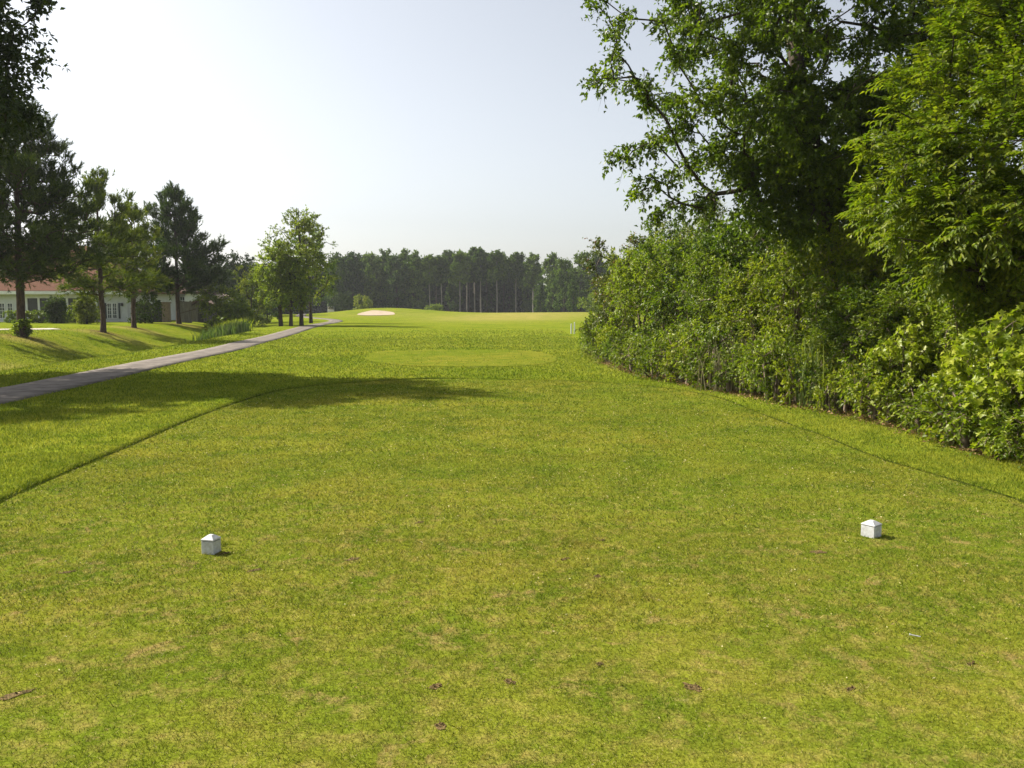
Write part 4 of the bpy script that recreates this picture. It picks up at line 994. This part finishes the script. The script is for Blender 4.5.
MB().prism([(s0 - .3, ez - .05), (mid, zt3 - .1), (s1 + .3, ez - .12), (s1 + .3, ez + .12), (mid, zt3 + .12), (s0 - .3, ez + .19)], Y3 - .35, Y3 + 4.2).build('roof', M['roof_dark'], h3)
MB().box(at(199, Y3), at(204.5, Y3), Y3 - .03, Y3 - .014, .05, wz(307.5, Y3)).build('door', M['darkwood'], h3)
h4 = empty('house', (0, 0, 0), label='house with a pale tan roof showing above the grey shed', cat='house')
Y4 = 92.; b0, b1 = at(187.5, Y4), at(216, Y4); MB().box(b0, b1, Y4, Y4 + 7, 0, wz(299, Y4)).build('wall', M['siding'], h4)
v, f = hip(b0 - .4, b1 + .4, Y4 - .4, Y4 + 7.4, wz(298.5, Y4), wz(291, Y4 + 3.5), b0 + 1.0, b1 - 1.0, Y4 + 3.5); MB().add(v, f).build('roof', M['roof_tan'], h4)
gable_window(h4, at(209, Y4), at(212, Y4), 1.0, 1.9, Y4, 2, 2)

def board_fence(px0, px1, Y, top, mat, label, bw=.16):
    x0, x1 = at(px0, Y), at(px1, Y); g = hz((x0 + x1) / 2, Y); r_ = empty('wooden_fence', (x0, Y, g), 0, label, 'fence'); m_ = MB(); x = 0; L_ = x1 - x0; zt_ = wz(top, Y) - g
    while x < L_ - .02: m_.box(x, min(x + bw - .015, L_), -.02, .01, -.05, zt_ + random.uniform(-.02, .02)); x += bw
    m_.build('boards', mat, r_)
    MB().box(0, L_, .012, .06, .3, .4).box(0, L_, .012, .06, zt_ - .4, zt_ - .3).build('rails', mat, r_)
    k = int(L_ / 2.2) + 1
    for i in range(k + 1): x = L_ * i / k; MB().box(x - .06, x + .06, .062, .18, -.1, zt_ + .08).build('post', mat, r_)
board_fence(138, 164, 74.3, 303.5, M['darkwood'], 'dark stained board fence left of the tan pillar')
board_fence(181.5, 191.5, 74, 301.5, M['greywood'], 'pale grey board fence joining the rightmost pine trunk and the shed')
px_ = at(167.5, 74); MB().box(-.28, .28, -.28, .28, -.1, 1.62).box(-.34, .34, -.34, .34, 1.622, 1.74).build('brick_pillar', M['tanbrick'], loc=(px_, 74, hz(px_, 74)))
tag(bpy.data.objects['brick_pillar'], 'tan brick pillar at the right end of the dark fence', 'pillar')

# ------------------------------------------------------------------ small things
def marker(name, xy, rz, w_, h_, label):
    r_ = empty(name, (xy[0], xy[1], 0), rz, label, 'tee marker', 'tee markers')
    a = w_ / 2
    MB().box(-a, a, -a, a, -.01, h_ * .70).build('block', M['white_paint'], r_, .003)
    c = a * 1.04; z0 = h_ * .70 + .004; z1 = h_ * .80; t = a * .32
    v = [(-c, -c, z0), (c, -c, z0), (c, c, z0), (-c, c, z0), (-c, -c, z1), (c, -c, z1), (c, c, z1), (-c, c, z1), (-t, -t, h_), (t, -t, h_), (t, t, h_), (-t, t, h_)]
    f = [(3, 2, 1, 0), (0, 1, 5, 4), (1, 2, 6, 5), (2, 3, 7, 6), (3, 0, 4, 7), (4, 5, 9, 8), (5, 6, 10, 9), (6, 7, 11, 10), (7, 4, 8, 11), (8, 9, 10, 11)]
    MB().add(v, f).build('cap', M['white_paint'], r_, .002)
    MB().box(-a * .9, a * .9, -a * .9, a * .9, h_ * .702, h_ * .70 + .0035).build('gap', M['greywood'], r_)
marker('tee_marker', MARK[0], R(-14), .088, .122, 'white wooden tee marker block on the left side, its front in shade')
marker('tee_marker', MARK[1], R(38), .098, .115, 'white wooden tee marker block on the right side, turned with a bright sunlit face')
# broken golf tee lying on the grass
g = G(915, 639); t = MB(); t.cyl((-.024, 0, 0), (.014, 0, 0), .0022, .0028, 10).cyl((.014, 0, 0), (.024, 0, 0), .0028, .0055, 12).cyl((.024, 0, 0), (.026, 0, 0), .0055, .005, 12)
o = t.build('golf_tee', M['white_paint'], loc=(g[0], g[1], .017)); o.rotation_euler = (0, R(-3), R(-24 + 180)); tag(o, 'white golf tee lying in the grass right of centre', 'golf tee')
# two pale stakes
for px, lab, hh in ((571.2, 'thinner left one of two pale stakes in the fairway', .52), (574.5, 'brighter right one of two pale stakes in the fairway', .60)):
    g = G(px, 334.5, 0); z = hz(g[0], g[1]); s = MB().cyl((0, 0, -.05), (0, 0, hh), .035, .03, 8).cyl((0, 0, hh), (0, 0, hh + .03), .03, .008, 8)
    tag(s.build('marker_stake', M['siding'], loc=(g[0], g[1], z)), lab, 'stake', 'stakes in the fairway')
# golf cart on the far path
gc = P(331, 313, 150.); cz = hz(gc[0], 150.)
c = empty('golf_cart', (gc[0], 150., cz), R(12), 'small golf cart with a dark roof far along the path', 'golf cart')
MB().prism([(-.55, .28), (.55, .28), (.58, .62), (.45, .78), (-.45, .78), (-.58, .62)], -1.15, -.35).box(-.56, .56, -.349, 1.1, .25, .42).box(-.56, .56, .3, 1.1, .421, .8).build('body', M['cart'], c, .03)
MB().box(-.5, .5, .12, .6, .801, .92).box(-.5, .5, .55, .68, .921, 1.3).build('seat', M['seatmat'], c, .02)
MB().box(-.6, .6, -.75, .95, 1.78, 1.86).build('roof', M['darkmetal'], c, .03)
for x in (-.52, .52):
    MB().cyl((x, -.55, .7), (x * .98, -.45, 1.78), .025).build('roof_post', M['trim'], c); MB().cyl((x, .9, .7), (x * .98, .8, 1.78), .025).build('roof_post', M['trim'], c)
    for y in (-.8, .75): wl = MB().cyl((x - .09, y, .23), (x + .09, y, .23), .23, n=16).build('wheel', M['rubber'], c); MB().cyl((x - .1, y, .23), (x + .1, y, .23), .1, n=10).build('rim', M['trim'], wl)
for x in (-.25, .25):
    MB().cyl((x, 1.12, .45), (x, 1.25, 1.35), .12, .13, 10).build('bag', M['trim'] if x > 0 else M['darkmetal'], c)

# ------------------------------------------------------------------ haze
m, nt = newmat('haze_air'); pv = N(nt, 'ShaderNodeVolumePrincipled'); pv.inputs['Color'].default_value = (.93, .96, 1, 1); pv.inputs['Density'].default_value = 0.00028; pv.inputs['Anisotropy'].default_value = .1
o_ = N(nt, 'ShaderNodeOutputMaterial'); nt.links.new(pv.outputs[0], o_.inputs['Volume'])
hzb = MB().box(-1700, 1700, -1700, 1700, -3, 22).build('haze', m); tag(hzb, 'thin bluish summer haze over the far trees', 'haze', kind='stuff')

# ------------------------------------------------------------------ light and camera
sc = bpy.context.scene
EL, AZ = R(40), R(25)
to_sun = Vector((-math.cos(AZ) * math.cos(EL), math.sin(AZ) * math.cos(EL), math.sin(EL)))
sd = bpy.data.lights.new('sun', 'SUN'); sd.energy = 5.0; sd.angle = R(.6); sd.color = (1.0, .93, .82)
so = bpy.data.objects.new('sun', sd); C.objects.link(so); so.rotation_euler = (-to_sun).to_track_quat('-Z', 'Y').to_euler(); so.location = (-30, 10, 30)
w = bpy.data.worlds.new('World'); sc.world = w; w.use_nodes = True; nt = w.node_tree; nt.nodes.clear()
sky = nt.nodes.new('ShaderNodeTexSky'); sky.sky_type = 'NISHITA'; sky.sun_disc = False
sky.sun_elevation = EL; sky.sun_rotation = math.atan2(to_sun.x, to_sun.y)
sky.air_density = 1.0; sky.dust_density = 2.0; sky.ozone_density = 1.0
bg = nt.nodes.new('ShaderNodeBackground'); bg.inputs[1].default_value = .090
hs = nt.nodes.new('ShaderNodeHueSaturation'); hs.inputs['Saturation'].default_value = .38; nt.links.new(sky.outputs[0], hs.inputs['Color']); nt.links.new(hs.outputs[0], bg.inputs[0]); wo = nt.nodes.new('ShaderNodeOutputWorld'); nt.links.new(bg.outputs[0], wo.inputs[0])
cd = bpy.data.cameras.new('camera'); cd.sensor_width = 36; cd.lens = F / 1024 * 36; cd.clip_end = 6000; cd.clip_start = .05
co = bpy.data.objects.new('camera', cd); C.objects.link(co); co.location = (0, 0, EYE); co.rotation_euler = (math.pi / 2 - TH, 0, 0); sc.camera = co
sc.view_settings.view_transform = 'Standard'; sc.view_settings.look = 'None'; sc.view_settings.gamma = 1; sc.view_settings.exposure = 0.95
sc.render.engine = 'CYCLES'; cy = sc.cycles
cy.max_bounces = 6; cy.diffuse_bounces = 3; cy.glossy_bounces = 2; cy.transmission_bounces = 3; cy.volume_bounces = 0; cy.caustics_reflective = False; cy.caustics_refractive = False
